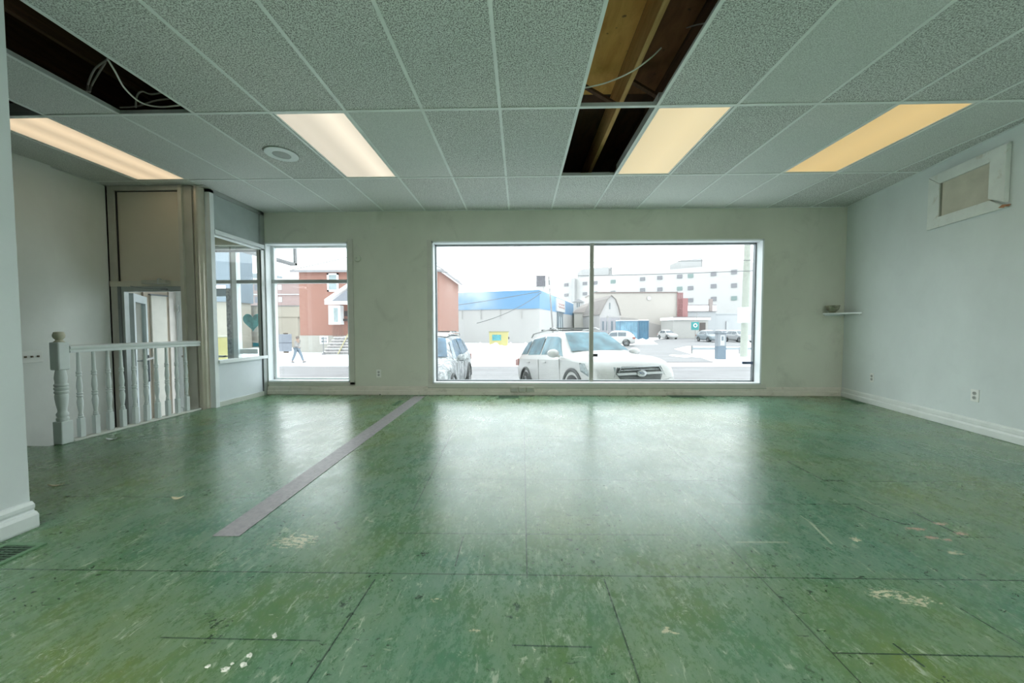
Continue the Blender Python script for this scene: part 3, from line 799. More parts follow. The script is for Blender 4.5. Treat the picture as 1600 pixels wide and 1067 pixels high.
# balusters
def baluster(y, label, grp):
    t = thing('baluster', label, 'baluster', (RXX, y, .022), 0, grp)
    s1 = .0185
    MB().box(RXX - s1, RXX + s1, y - s1, y + s1, .022, .19).build('foot', WHITE_PAINT, t, bevel=.003)
    pr = [(.012, .19), (.015, .197), (.015, .206), (.011, .211), (.014, .219), (.011, .228), (.010, .24), (.016, .30), (.018, .335), (.014, .365), (.013, .375), (.017, .382), (.017, .392), (.012, .398), (.017, .405), (.017, .414), (.012, .420), (.013, .43), (.0165, .47), (.014, .52), (.011, .555), (.011, .56), (.0155, .567), (.0155, .577), (.012, .582), (.0155, .588), (.0155, .60), (.0115, .607), (.0115, .625), (.0105, .70), (.009, .782)]
    pr = [(a_ * 1.18, b_) for a_, b_ in pr]
    MB().lathe(pr, (RXX, y, 0), 16).build('spindle', WHITE_PAINT, t, smooth=True)
    return t
b_first = baluster(2.985, 'white turned baluster nearest the newel post', 'turned balusters under the handrail')
ords = ['second', 'third', 'fourth', 'fifth', 'sixth', 'seventh', 'eighth', 'ninth', 'tenth']
for k in range(1, 10):
    o = copy_tree(b_first); o.location.y = 2.985 + .1095 * k
    o['label'] = ('white turned baluster, %s one counted from the newel post' % ords[k - 1]) if k < 9 else 'white turned baluster nearest the entrance post'

# ================================================================== ITEMS ON THE WALLS AND FLOOR
# light switch plate on the stair wall
p = atX(48, 558, LX + .035)
t = thing('switch_plate', 'white triple light switch plate on the left stair wall', 'light switch', tuple(p))
MB().box(LX + .035, LX + .042, p.y - .085, p.y + .085, p.z - .058, p.z + .058).build('plate', PLASTIC, t, bevel=.003)
for k in (-1, 0, 1):
    MB().box(LX + .042, LX + .055, p.y + k * .046 - .006, p.y + k * .046 + .006, p.z - .004, p.z + .014).build('toggle', mat('dark_toggle', (.12, .10, .06), .5), t)
def outlet(p, nrm, label, w=.07, h=.115, m=PLASTIC):
    rz_ = math.atan2(nrm[1], nrm[0]) + pi / 2       # local -y looks along the normal
    t = thing('wall_outlet', label, 'wall outlet', tuple(p), rz_)
    MB().box(-w / 2, w / 2, -.007, 0, -h / 2, h / 2).build('plate', m, t, bevel=.002, local=True)
    for s_ in (-1, 1):
        MB().lathe([(.017, 0), (.017, .003)], (0, 0, 0), 16, Matrix.Translation((0, -.007, s_ * .021)) @ Matrix.Rotation(pi / 2, 4, 'X')).build('socket', PLASTIC_GREY, t, local=True)
        q = MB()
        for dx in (-.006, .006): q.box(dx - .0013, dx + .0013, -.0112, -.0095, s_ * .021 - .002, s_ * .021 + .008)
        q.box(-.002, .002, -.0112, -.0095, s_ * .021 - .010, s_ * .021 - .006)
        q.build('slots', HOLE, t, local=True)
    return t
outlet(atY(592, 583.5, D), (0, -1, 0), 'ivory duplex outlet low on the street wall between the windows')
def on_right(u, v, off=0.0):
    d = ray(u, v)            # x = RX(y) - off
    k_ = (4.645 - .2085 * 5.116 - off) / (d.x - .2085 * d.y)
    return EYE + d * k_
outlet(on_right(1524, 618), rn, 'grey-white duplex outlet on the right wall nearest the camera')
outlet(on_right(1363, 590), rn, 'small outlet on the right wall below the corner shelf', w=.055)
# three-gang receptacle strip on the baseboard
p = atY(816, 608, D - .02)
t = thing('outlet_strip', 'row of three cream receptacle boxes on the baseboard under the large window', 'outlet strip', (p.x, D - .03, p.z - .04))
for k in (-1, 0, 1):
    MB().box(p.x + k * .118 - .054, p.x + k * .118 + .054, D - .06, D - .029, p.z - .038, p.z + .036).build('receptacle', mat('dusty_cream_box', (.42, .43, .36), .5), t, bevel=.006)
    MB().box(p.x + k * .118 - .030, p.x + k * .118 + .03, D - .062, D - .0595, p.z - .012, p.z + .012).build('socket_face', PLASTIC_GREY, t)
# round wall disc
p = atY(559, 404, D)
t = thing('wall_disc', 'round cream cover disc on the wall right of the small window', 'wall disc', tuple(p))
RXm = Matrix.Rotation(pi / 2, 4, 'X')
MB().lathe([(.052, 0), (.050, .014), (.044, .020), (.001, .021)], tuple(p), 28, RXm).build('cover', mat('disc_cream', (.56, .60, .50), .5), t, smooth=True)
MB().lathe([(.010, .020), (.009, .028), (.001, .029)], tuple(p + Vector((-.01, 0, .004))), 12, RXm).build('knob', PLASTIC_GREY, t, smooth=True)

# corner shelf with the bowl
zsh = atY(1308, 491, D - .1).z
xc = RX(D)
sh = thing('corner_shelf', 'thin white triangular corner shelf on the right', 'shelf', (xc, D, zsh))
pts = [(xc, D - .001)]
RA = .26
pts = [(xc - .002, D - .001)]
lenR = .33
for k in range(9):
    a = pi / 2 * k / 8
    ex = Vector((xc - .30, D - .001)); ey = Vector((RX(D - lenR), D - lenR))
    # gently bowed front edge
    s_ = k / 8
    q = ex * (1 - s_) + ey * s_ + Vector((-.02, -.02)) * sin(pi * s_)
    pts.append((q.x, q.y))
MB().prism([(a, b, zsh) for a, b in pts], (0, 0, .02)).build('board', WHITE_TRIM, sh)
MB().box(xc - .28, xc - .01, D - .02, D - .001, zsh - .02, zsh).build('cleat', WHITE_PAINT, sh)
p0_ = Vector((RX(D - .03) - .008, D - .03, zsh - .01)); p1_ = Vector((RX(D - .31) - .008, D - .31, zsh - .01))
MB().bar(p0_, p1_, .012, .02).build('cleat', WHITE_PAINT, sh)
bp = atY(1301, 487, D - .12); bp.z = zsh + .0205
bwl = tag(MB().lathe([(.034, 0), (.036, .006), (.034, .010), (.046, .020), (.066, .050), (.074, .082), (.080, .100), (.077, .101), (.070, .083), (.062, .052), (.040, .022), (.001, .016)], tuple(bp), 32).build('metal_bowl', mat('tarnished_metal', (.30, .29, .22), .3, .75, var=.6, scale=25), smooth=True), 'small tarnished metal bowl standing on the corner shelf', 'bowl')

# framed hatch high on the right wall
oc = [(1455, 278), (1582, 222), (1581, 322), (1453, 360)]
ic = [(1471, 287), (1554, 252), (1552, 313), (1472, 338)]
hp0 = on_right(1470, 340)
ht = thing('wall_hatch', 'boarded hatch with chipped mitred white frame high on the right wall', 'hatch', tuple(hp0))
# rectangles on the wall: use along-wall coordinate and height
def wp(s_, z, off): # s_ = y on wall
    return Vector((RX(s_), s_, z)) + rn * off
O = [on_right(*q) for q in oc]; I = [on_right(*q) for q in ic]
oy0, oy1 = (O[1].y + O[2].y) / 2, (O[0].y + O[3].y) / 2      # near, far
iy0, iy1 = (I[1].y + I[2].y) / 2, (I[0].y + I[3].y) / 2
oz1, oz0 = (O[0].z + O[1].z) / 2, (O[2].z + O[3].z) / 2
iz1, iz0 = (I[0].z + I[1].z) / 2, (I[2].z + I[3].z) / 2
HW = mat('chipped_white_board', (.70, .74, .70), .5, dirt=((.40, .33, .22), .6, 11))
def board(c4, th=.026, m=HW, nm='frame_board', lab=None):
    mb = MB().prism([wp(a, z, .002) for a, z in c4], rn * th)
    o = mb.build(nm, m, ht, bevel=.002)
    if lab: o['label'] = lab
    return o
board([(oy1, oz1), (oy0, oz1), (iy0, iz1), (iy1, iz1)])
board([(oy0 + .01, oz1 - .012), (iy0, iz1 - .004), (iy0, iz0 + .015), (oy0 + .01, oz0 + .045)], .036)
board([(oy0, oz0), (oy1, oz0), (iy1, iz0), (iy0, iz0)])
board([(oy1, oz0), (oy1, oz1 - .006), (iy1, iz1 - .004), (iy1, iz0)], .024)
board([(iy0, iz0), (iy0, iz1), (iy1, iz1), (iy1, iz0)], .006, mat('bare_grey_ply', (.52, .50, .41), .7, var=.1, scale=5), 'infill_panel')
board([(iy1 - .012, iz0), (iy1 - .012, iz1), (iy1, iz1), (iy1, iz0)], .014, mat('hatch_dark_strip', (.25, .26, .21), .7), 'stop_bead')  # dark strip along the far inner edge of the frame
board([(oy0 + .02, oz0 + .0), (oy0 + .06, oz0 + .012), (oy0 + .03, oz0 + .03), (oy0 - .01, oz0 + .02)], .03, mat('raw_splinter', (.42, .20, .10), .8), 'splinter', 'broken reddish wood corner')

# a few chips and marks on walls stand as shallow plaster scars
# floor registers
def register(c, lx_, ly_, label, n=14, rz_=0, frame=.02, m=None, inset=True):
    m = m or mat('green_register', (.12, .24, .13), .45)
    t = thing('floor_register', label, 'floor vent', tuple(c), rz_)
    fr = MB()
    fr.box(-lx_ / 2, lx_ / 2, -ly_ / 2, -ly_ / 2 + frame, 0.001, .007).box(-lx_ / 2, lx_ / 2, ly_ / 2 - frame, ly_ / 2, 0.001, .007)
    fr.box(-lx_ / 2, -lx_ / 2 + frame, -ly_ / 2 + frame, ly_ / 2 - frame, 0.001, .007).box(lx_ / 2 - frame, lx_ / 2, -ly_ / 2 + frame, ly_ / 2 - frame, .001, .007)
    fr.build('frame', m, t, local=True)
    MB().box(-lx_ / 2 + frame, lx_ / 2 - frame, -ly_ / 2 + frame, ly_ / 2 - frame, .0008, .0018).build('duct_opening', HOLE, t, local=True)
    lv = MB()
    Lx, Ly = lx_ - 2 * frame, ly_ - 2 * frame
    for k in range(n):
        yy = -Ly / 2 + Ly * (k + .5) / n
        lv.box(-Lx / 2, Lx / 2, yy - Ly / n * .22, yy + Ly / n * .22, .0025, .006)
    for k in (-1, 1): lv.box(k * Lx / 6 - .003, k * Lx / 6 + .003, -Ly / 2, Ly / 2, .003, .0065)
    lv.build('louvre', mat('dark_green_louvre', (.05, .10, .06), .5), t, local=True)
    return t
p = atZ(85, 848)
register((p.x - .11, p.y - .20, 0), .18, .38, 'green floor register beside the left wall baseboard', 22)
def flat_reg(u0, v0, u1, v1, label):
    a, b = atZ(u0, v0), atZ(u1, v1)
    register(((a.x + b.x) / 2, (a.y + b.y) / 2, 0), abs(b.x - a.x), abs(b.y - a.y), label, 8, frame=.012)
flat_reg(612, 633, 630, 626.5, 'dark floor register left of the grey floor strip near the street wall')
flat_reg(777, 622.5, 812, 619, 'floor register under the left pane of the large window')
flat_reg(1050, 622.0, 1095, 618.5, 'floor register under the right pane of the large window')
q = on_right(1345, 628, .08)
register((RX(4.7) - .12, 4.72, 0), .10, .30, 'dark floor register in the right corner by the baseboard', 10, rz_=-math.atan(.2085), frame=.012)

# grey strip left across the floor
a, b, c_, d = atZ(332, 838, .0), atZ(374, 838, .0), atZ(664, 619.3, .0), atZ(647, 619.3, .0)
def gstrip():
    m = bpy.data.materials.new('grey_strip'); t = NT(m)
    n = t.noise(t.pos, 30, 5, .7)
    t.put(t.bsdf.inputs['Base Color'], t.mix(t.ramp(n, [(.35, 0.0), (.65, 1.0)]), (.24, .23, .25), (.42, .40, .42)))
    t.bsdf.inputs['Roughness'].default_value = .4
    return m
tag(MB().prism([(q.x, q.y, .0008) for q in (a, b, c_, d)], (0, 0, .0025)).build('floor_strip', gstrip()), 'long grey strip running across the green floor to the street wall', 'floor strip')

# debris
def crumb(u, v, r, label, sc=(1, .8, .5), m=None, grp='white plaster crumbs on the floor'):
    p = atZ(u, v)
    mb = MB(); rr = random.Random(int(u * 7 + v))
    mb.ball((p.x, p.y, r * sc[2]), r * .85, 6, sc)
    mb.v = [(x + rr.uniform(-1, 1) * r * .4, y + rr.uniform(-1, 1) * r * .4, max(.0005, z + rr.uniform(-1, 1) * r * .25)) for x, y, z in mb.v]
    return tag(mb.build('plaster_crumb', m or mat('plaster_white', (.72, .74, .66), .8)), label, 'debris', grp)
crumb(429, 995, .009, 'white plaster crumb lying alone above the row of crumbs')
crumb(391, 1026, .009, 'white plaster crumb at the upper right of the crumb row')
crumb(380, 1041, .010, 'white plaster crumb in the middle of the crumb row', (1.3, .9, .5))
crumb(352, 1048, .010, 'largest white plaster crumb in the row at the picture foot', (1.3, .8, .5))
crumb(363, 1038, .005, 'tiny white plaster crumb just right of the largest crumb')
crumb(325, 1043, .006, 'leftmost white plaster crumb of the row', (1.3, .8, .5))
crumb(492, 737, .006, 'tiny crumb beside the grey floor strip')
def scrap(u, v, L, w_, a, m, name, label, cat, curl=.01):
    p = atZ(u, v); rows = []
    for k in range(9):
        s_ = k / 8 - .5; ww = w_ * max(.06, (1 - (2 * s_) ** 2)) ** .6
        c0 = Vector((p.x + cos(a) * L * s_, p.y + sin(a) * L * s_, .002 + curl * (2 * s_) ** 2))
        n_ = Vector((-sin(a), cos(a), 0)) * ww / 2
        rows.append([c0 - n_, c0 + Vector((0, 0, .003)), c0 + n_])
    o = MB().grid(rows).build(name, m, smooth=True)
    s2 = o.modifiers.new('thick', 'SOLIDIFY'); s2.thickness = .0008
    return tag(o, label, cat)
leafm = mat('dry_leaf', (.60, .56, .38), .7)
scrap(88, 759, .085, .022, .25, leafm, 'dry_leaf', 'pale dry leaf on the floor near the left wall', 'leaf')
scrap(278, 779, .06, .028, .2, leafm, 'dry_leaf', 'pale dry leaf on the floor left of the grey strip', 'leaf')
scrap(174, 687, .09, .04, .1, mat('foil_scrap', (.75, .78, .80), .4), 'paper_scrap', 'crumpled white scrap lying below the balusters', 'paper scrap', .015)
tag(MB().ball((atY(594, 617, D - .035).x, D - .038, .008), .008, 8, (1.3, .8, 1)).build('door_stop_stub', BLACK), 'tiny black stub at the foot of the street baseboard', 'stub')

# ================================================================== THE STREET OUTSIDE
GZ = -1.0
SNOW = snow_mat('snow', .25, (.26, .25, .25))
SNOW_CLEAN = mat('clean_snow', (.88, .90, .92), .8, var=.02)
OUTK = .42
def asphalt():
    m = bpy.data.materials.new('slushy_asphalt'); t = NT(m)
    n = t.noise(t.mapping(t.pos, (.25, 1.6, 1)), .9, 6, .65, .4)
    c = t.mix(t.ramp(n, [(.35, 0.0), (.7, 1.0)]), (.115, .11, .115), (.185, .185, .19))
    t.put(t.bsdf.inputs['Base Color'], c); t.bsdf.inputs['Roughness'].default_value = .6
    return m
ASPH = asphalt()
g = MB()
# sidewalk and road fall gently away from the shop
g.grid([[(-90, yy, zz), (90, yy, zz)] for yy, zz in ((D + .2, -.64), (11, -.93), (14, GZ), (320, GZ))])
struct('ground', g, SNOW)
tag(MB().grid([[(-80, yy, zz), (80, yy, zz)] for yy, zz in ((8.5, -.79), (11, -.918), (14, GZ + .012), (18.2, GZ + .012))]).build('road', ASPH), None, None, None, 'structure')
def poly(name, px, z, m, label=None, cat=None, kind=None, th=.02):
    P = [atZ(u, v, z) for u, v in px]
    return tag(MB().prism([(p.x, p.y, z) for p in P], (0, 0, th)).build(name, m), label, cat, None, kind)
poly('parking_lot', [(975, 565), (1075, 566), (1115, 566), (1075, 552), (1052, 545), (1075, 540), (1158, 541), (1164, 529), (1045, 527), (1030, 530), (1000, 536), (978, 540), (960, 548), (950, 558)], GZ + .02, ASPH, kind='structure')
# kerb ridge of dirty snow and banks
def ridge(name, x0, x1, yc, w_, h_, m, label, cat, seed=1, n=60):
    rr = random.Random(seed); rows = []
    for i in range(n + 1):
        x = x0 + (x1 - x0) * i / n
        e = min(1, i / 4, (n - i) / 4)
        hh = h_ * (0.65 + .35 * sin(i * .9 + seed) * .5 + rr.random() * .3) * max(.05, e)
        rows.append([(x, yc - w_ / 2 + w_ * k / 6, GZ + .0 + hh * sin(pi * k / 6) ** 1.3) for k in range(7)])
    o = MB().grid(rows).build(name, m, smooth=True)
    return tag(o, label, cat, None, 'stuff')
DIRTY = snow_mat('dirty_snow', .9, (.22, .18, .16))
ridge('snow_ridge', -30, 7.0, 18.6, .7, .18, DIRTY, 'low ridge of dirty brown snow along the far kerb', 'snow', 2, 120)
ridge('snow_ridge', 7.0, 30, 18.7, .6, .10, DIRTY, 'low dirty snow ridge along the far kerb at the right', 'snow', 5)
ridge('snow_bank', -5.8, 5.6, 30.5, 6, .75, SNOW_CLEAN, 'broad white snow bank in front of the blue topped store', 'snow', 3)
ridge('snow_bank', 9.5, 17.5, 46, 5, .7, SNOW_CLEAN, 'snow bank in front of the blue container', 'snow', 8)
ridge('snow_bank', 10.5, 18.0, 24.9, 3.5, .10, SNOW_CLEAN, 'snow covered island around the pay station', 'snow', 9)

GLASS_FAR = mat('grey_blue_pane', (.30, .35, .38), .15, var=.2)
GLASS_PALE = mat('pale_blue_pane', (.55, .68, .70), .2, var=.15)

# ---- brick house
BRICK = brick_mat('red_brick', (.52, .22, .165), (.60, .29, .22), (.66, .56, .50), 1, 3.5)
HYF = 29.0
hx0, hx1 = atY(468, 480, HYF).x, atY(686.5, 480, HYF).x
hze = atY(500, 424, HYF).z
hs = thing('brick_house', 'two storey red brick house with snowy hip roof seen through the small window', 'house', ((hx0 + hx1) / 2, HYF + 4, GZ))
fz = atY(500, 524, HYF).z
MB().box(hx0, hx1, HYF, HYF + 9, fz, hze).build('wall', BRICK, hs)
MB().box(hx0 - .03, hx1 + .03, HYF - .04, HYF + 9, GZ, fz).build('foundation', mat('pale_concrete', (.66, .64, .58), .8), hs)
r_ = MB(); ov = .45
ez = hze; rzr = atY(560, 398, HYF + 4.5).z + .0
A = [(hx0 - ov, HYF - ov, ez), (hx1 + ov, HYF - ov, ez), (hx1 + ov, HYF + 9 + ov, ez), (hx0 - ov, HYF + 9 + ov, ez)]
B = [(hx0 + 3.2, HYF + 4.5, rzr), (hx1 - 3.2, HYF + 4.5, rzr)]
r_.face(A); r_.face([A[0], A[1], B[1], B[0]]); r_.face([A[1], A[2], B[1]]); r_.face([A[2], A[3], B[0], B[1]]); r_.face([A[3], A[0], B[0]])
r_.build('roof', SNOW_CLEAN, hs)
MB().box(hx0 - ov, hx1 + ov, HYF - ov - .03, HYF - ov, ez - .14, ez + .05).box(hx1 + ov, hx1 + ov + .03, HYF - ov, HYF + 9, ez - .14, ez + .05).build('fascia', mat('grey_fascia', (.50, .50, .52), .6), hs)
MB().tube([A[0], B[0]], .07, 6).tube([B[0], B[1]], .05, 6).tube([A[1], B[1]], .07, 6).build('ridge_cap', mat('grey_shingle_edge', (.45, .44, .46), .8), hs)
def hwin(u0, v0, u1, v1, y, parent, fr=.14, proj=.08, m=GLASS_PALE):
    a, b = atY(u0, v0, y), atY(u1, v1, y)
    f_ = MB()
    f_.box(a.x, b.x, y - proj, y, b.z, b.z + fr).box(a.x, b.x, y - proj, y, a.z - fr, a.z).box(a.x, a.x + fr, y - proj, y, b.z, a.z).box(b.x - fr, b.x, y - proj, y, b.z, a.z)
    zm = (a.z + b.z) / 2
    f_.box(a.x, b.x, y - proj * .8, y, zm - .04, zm + .04)
    o = f_.build('window_frame', WHITE_TRIM, parent)
    MB().box(a.x + fr, b.x - fr, y - .03, y - .01, b.z + fr, a.z - fr).build('pane', m, o)
hwin(511.5, 427, 529.5, 455.5, HYF, hs)
# oriel beside the porch
a, b = atY(513, 477, HYF - .6), atY(530, 507, HYF - .6)
ow = MB().box(a.x, b.x + .1, HYF - .6, HYF, b.z, a.z); ob = ow.build('bay_window', WHITE_TRIM, hs)
c0, c1 = atY(521, 481, HYF - .62), atY(528, 503, HYF - .62)
MB().box(c0.x, c1.x, HYF - .62, HYF - .601, c1.z, c0.z).build('pane', GLASS_PALE, ob)
# porch gable
py_ = HYF - 1.9
gl, gt, gr = atY(507, 472, py_), atY(560, 437, py_), atY(613, 472, py_)
pg = MB()
for (p, q) in ((gl, gt), (gr, gt)):
    pg.prism([(p.x, py_, p.z), (q.x, py_, q.z), (q.x, py_, q.z + .28), (p.x, py_, p.z + .22)], (0, 1.95, 0))
pg.box(gl.x, gr.x, py_, py_ + .15, gl.z - .18, gl.z + .06)
pg.build('porch_roof', SNOW_CLEAN, hs)
MB().prism([(gl.x + .5, py_ + .05, gl.z + .05), (gr.x - .5, py_ + .05, gl.z + .05), (gt.x, py_ + .05, gt.z - .08)], (0, .08, 0)).build('gable_board', mat('grey_gable', (.42, .44, .50), .7), hs)
dx = atY(541, 500, HYF)
MB().box(dx.x - .12, dx.x + .12, HYF - .06, HYF, atY(541, 494, HYF).z, atY(541, 486, HYF).z).build('wall_lamp', mat('dark_iron', (.10, .08, .08), .5), hs)
mb_ = atY(541, 500, HYF)
MB().box(mb_.x - .22, mb_.x + .22, HYF - .15, HYF, mb_.z - .08, mb_.z + .10).build('letterbox', mat('dark_iron', (.1, .08, .08), .5), hs)
# porch landing, stone steps, iron railing, yellow stair rail
sp = thing('stone_steps', 'snowy stone steps climbing to the brick house porch', 'steps', (atY(530, 540, 27.4).x, 27.4, GZ))
lz = atY(530, 526, HYF - 1).z
xs0 = atY(507, 552, 27).x; xs1 = atY(600, 540, 27).x
STONE = mat('grey_fieldstone', (.45, .43, .42), .9, var=.5, scale=5)
nst = 6
for k in range(nst):
    zt_ = GZ + (lz - GZ) * (k + 1) / nst
    xa = xs0 + (atY(524, 530, 27).x - xs0) * k / (nst - 1)
    o = MB().box(xa, xs1, HYF - 2.2, HYF - .02 - .0, GZ + (lz - GZ) * k / nst, zt_ - .03).build('step', STONE, sp, bevel=.04)
    MB().box(xa - .02, xs1, HYF - 2.22, HYF - .04, zt_ - .03, zt_).build('snow_cap', SNOW_CLEAN, o)
a0 = atY(528, 551, HYF - 2.3); a1 = atY(551, 508, HYF - 2.3)
tag(MB().tube([(a0.x, a0.y, a0.z - .1), a1], .05, 8).tube([(a1.x, a1.y, a1.z), (a1.x, a1.y, lz + .02)], .04, 8).build('stair_rail', mat('yellow_wood', (.80, .72, .42), .6), smooth=True), 'yellow diagonal hand rail on the brick house steps', 'railing')
ir = thing('porch_railing', 'brown iron railing on the brick house porch landing', 'railing', (atY(528, 520, HYF - .9).x, HYF - .9, lz))
ra, rb = atY(520, 509, HYF - .9), atY(536, 509, HYF - .9)
q = MB().box(ra.x, rb.x, HYF - .92, HYF - .88, ra.z - .04, ra.z); q.build('top_rail', mat('brown_iron', (.35, .20, .16), .6), ir)
q = MB()
for k in range(9):
    x = ra.x + (rb.x - ra.x) * k / 8; q.box(x - .02, x + .02, HYF - .915, HYF - .885, lz + .0, ra.z - .04)
q.build('pickets', mat('brown_iron', (.35, .20, .16), .6), ir)
# basement window and yard sign
a, b = atY(500, 525, HYF - .06), atY(513, 537, HYF - .06)
bw = MB().box(a.x, b.x, HYF - .08, HYF - .03, b.z, a.z).build('basement_window', WHITE_TRIM, hs)
q = MB()
for i in range(3):
    for j in range(2):
        x = a.x + .12 + i * (b.x - a.x - .2) / 3; z = b.z + .1 + j * (a.z - b.z - .16) / 2
        q.box(x, x + (b.x - a.x - .2) / 3 - .05, HYF - .09, HYF - .081, z, z + (a.z - b.z - .16) / 2 - .05)
q.build('pane', GLASS_FAR, bw)
a = atY(505, 530, 26.5)
tag(MB().box(a.x - .03, a.x + .03, 26.48, 26.52, GZ, a.z + .2).box(a.x - .1, a.x + .1, 26.4, 26.6, GZ, GZ + .12).build('yard_stake', mat('grey_stake', (.40, .40, .42), .6)), 'thin grey stake standing in snow before the brick house', 'stake')

# ---- beige building and apartment block left of the house
by = 37.0
bx0, bx1 = atY(240, 500, by).x, atY(469, 500, by).x
bz1, bz2 = atY(440, 479, by).z, atY(440, 495, by).z
bb = thing('beige_building', 'low beige rendered building left of the brick house', 'building', ((bx0 + bx1) / 2, by + 5, GZ))
BEI = mat('beige_render', (.74, .68, .57), .8, var=.05, scale=.6)
MB().box(bx0, bx1 - .25, by, by + 10, GZ, bz2).build('wall', BEI, bb)
MB().box(bx0, bx1, by - .15, by + 10, bz2, bz1).build('parapet', BEI, bb)
MB().box(bx0, bx1 + .03, by - .2, by + 10, bz1, bz1 + .12).build('roof_edge', mat('grey_flashing', (.40, .39, .38), .6), bb)
for u in (330, 372, 396, 420):
    a = atY(u, 486, by - .16); MB().box(a.x - .03, a.x + .03, by - .17, by - .15, bz2, bz1).build('seam', mat('grey_flashing', (.40, .39, .38), .6), bb)
a, b = atY(421, 515, by - .3), atY(433, 533, by - .3)
MB().box(a.x, b.x, by - .3, by, b.z, a.z).build('meter_box', mat('pale_meter_box', (.72, .71, .68), .6), bb, bevel=.03)
ay = 74.0
ax0, ax1 = atY(365, 460, ay).x, atY(467.5, 460, ay).x
az = atY(440, 441, ay).z
ap = thing('apartment_block', 'distant red brick apartment block with rows of white balconies', 'building', ((ax0 + ax1) / 2, ay + 8, GZ))
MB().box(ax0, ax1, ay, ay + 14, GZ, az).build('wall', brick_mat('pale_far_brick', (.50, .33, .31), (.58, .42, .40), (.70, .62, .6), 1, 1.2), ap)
MB().box(ax0 - .2, ax1 + .1, ay - .3, ay + 14, az, az + .8).build('parapet', mat('off_white_cap', (.80, .79, .78), .7), ap)
fh = (az - 0) / 4.2
for k in range(4):
    z = az - .6 - fh * (k + 1) + .6
    MB().box(ax0, ax1, ay - .25, ay, z - .08, z + .14).build('balcony_slab', mat('white_concrete', (.85, .85, .85), .7), ap)
    x = ax0 + 1.0
    while x < ax1 - 2.6:
        MB().box(x, x + 1.3, ay - .05, ay, z + .9, z + 2.2).build('window', mat('dark_far_window', (.22, .24, .30), .3), ap)
        MB().box(x + 1.6, x + 2.4, ay - .08, ay, z + 1.0, z + 2.1).build('pale_panel', mat('white_concrete', (.85, .85, .85), .7), ap)
        x += 3.6
MB().box(atY(395, 430, ay + 3).x, atY(418, 430, ay + 3).x, ay + 3, ay + 8, az, atY(400, 427, ay + 3).z).build('penthouse', mat('blue_grey_plant', (.50, .58, .64), .6), ap)

# ---- slate-blue building seen through the entrance glass, with white sign board
cy_ = 33.0
c = thing('slate_building', 'slate blue building front with a blank white sign board seen through the entrance', 'building', (atY(300, 500, cy_).x, cy_ + 3, GZ))
a, b = atY(270, 384, cy_), atY(359, 471, cy_)
MB().box(a.x, b.x, cy_, cy_ + 3, b.z, a.z).build('fascia', mat('slate_blue_cladding', (.34, .43, .52), .6, var=.06, scale=.5), c)
MB().box(a.x, b.x - .3, cy_ + .4, cy_ + 3, GZ, b.z).build('wall', BEI, c)
a2, b2 = atY(290, 446, cy_ - .1), atY(352, 457.5, cy_ - .1)
MB().box(a2.x, b2.x, cy_ - .1, cy_ - .001, b2.z, a2.z).build('sign_board', SNOW_CLEAN, c)
a = thing('yellow_bin', 'pale yellow bin beyond the entrance glass in front of the slate building', 'bin', (atY(335, 550, 19.6).x, 19.6, GZ))
p, q_ = atY(318, 527, 19.6), atY(344, 553, 19.6)
YEL = mat('pale_yellow_paint', (.80, .72, .28), .5, var=.08, scale=2)
MB().box(p.x, q_.x, 19.2, 20.2, GZ + .02, p.z).build('body', YEL, a, bevel=.03)
MB().box(p.x - .04, q_.x + .04, 19.15, 20.25, p.z, p.z + .10).build('lid', mat('snowy_lid', (.85, .84, .66), .6), a)

# ---- grey relay box and person on the far sidewalk
a, b = atY(437, 522, 21.0), atY(456.5, 549, 21.0)
rb_ = thing('relay_box', 'blue grey utility box on the far sidewalk left of the walking person', 'utility box', ((a.x + b.x) / 2, 21.2, GZ))
RB = mat('blue_grey_box', (.38, .42, .50), .5, var=.05)
b.x -= .10
MB().box(a.x, b.x, 20.9, 21.15, b.z, a.z).build('cabinet', RB, rb_, bevel=.02)
zc = (a.z + b.z) / 2
MB().box(a.x - .01, b.x + .01, 20.885, 21.15, zc - .015, zc + .015).build('door_gap', mat('dark_gap', (.16, .18, .24), .6), rb_)
cx = (a.x + b.x) / 2
MB().box(cx - .08, cx + .14, 20.95, 21.1, a.z, a.z + .07).build('vent_cap', mat('dark_brown_cap', (.16, .11, .07), .7), rb_, bevel=.02)
MB().box(cx - .08, cx + .16, 20.95, 21.1, b.z - .1, b.z).build('lower_vent', mat('dark_brown_cap', (.16, .11, .07), .7), rb_)
MB().box(cx - .10, cx + .14, 20.95, 21.12, GZ, b.z - .1).build('pedestal', SNOW_CLEAN, rb_)

def skin(name, pts, edges, radii, m, parent, sub=1, root=0):
    me = bpy.data.meshes.new(name)
    inv = parent.matrix_basis.inverted()
    me.from_pydata([tuple(inv @ Vector(p)) for p in pts], edges, [])
    o = bpy.data.objects.new(name, me); COL.objects.link(o); o.parent = parent
    me.materials.append(m)
    sk = o.modifiers.new('skin', 'SKIN'); sk.use_smooth_shade = True
    for k, rr in enumerate(radii):
        v = me.skin_vertices[0].data[k]; v.radius = rr if isinstance(rr, tuple) else (rr, rr); v.use_root = (k == root)
    if sub:
        s2 = o.modifiers.new('sub', 'SUBSURF'); s2.levels = sub; s2.render_levels = sub
    return o
py = 19.9
px_ = atY(464.5, 568, py).x
PE = thing('person', 'person in a pale striped jacket and blue jeans striding right along the far sidewalk', 'person', (px_, py, GZ))
k_ = 1.60 / 1.75
def P_(x, y, z): return (px_ + x * k_, py + y * k_, GZ + .02 + z * k_)
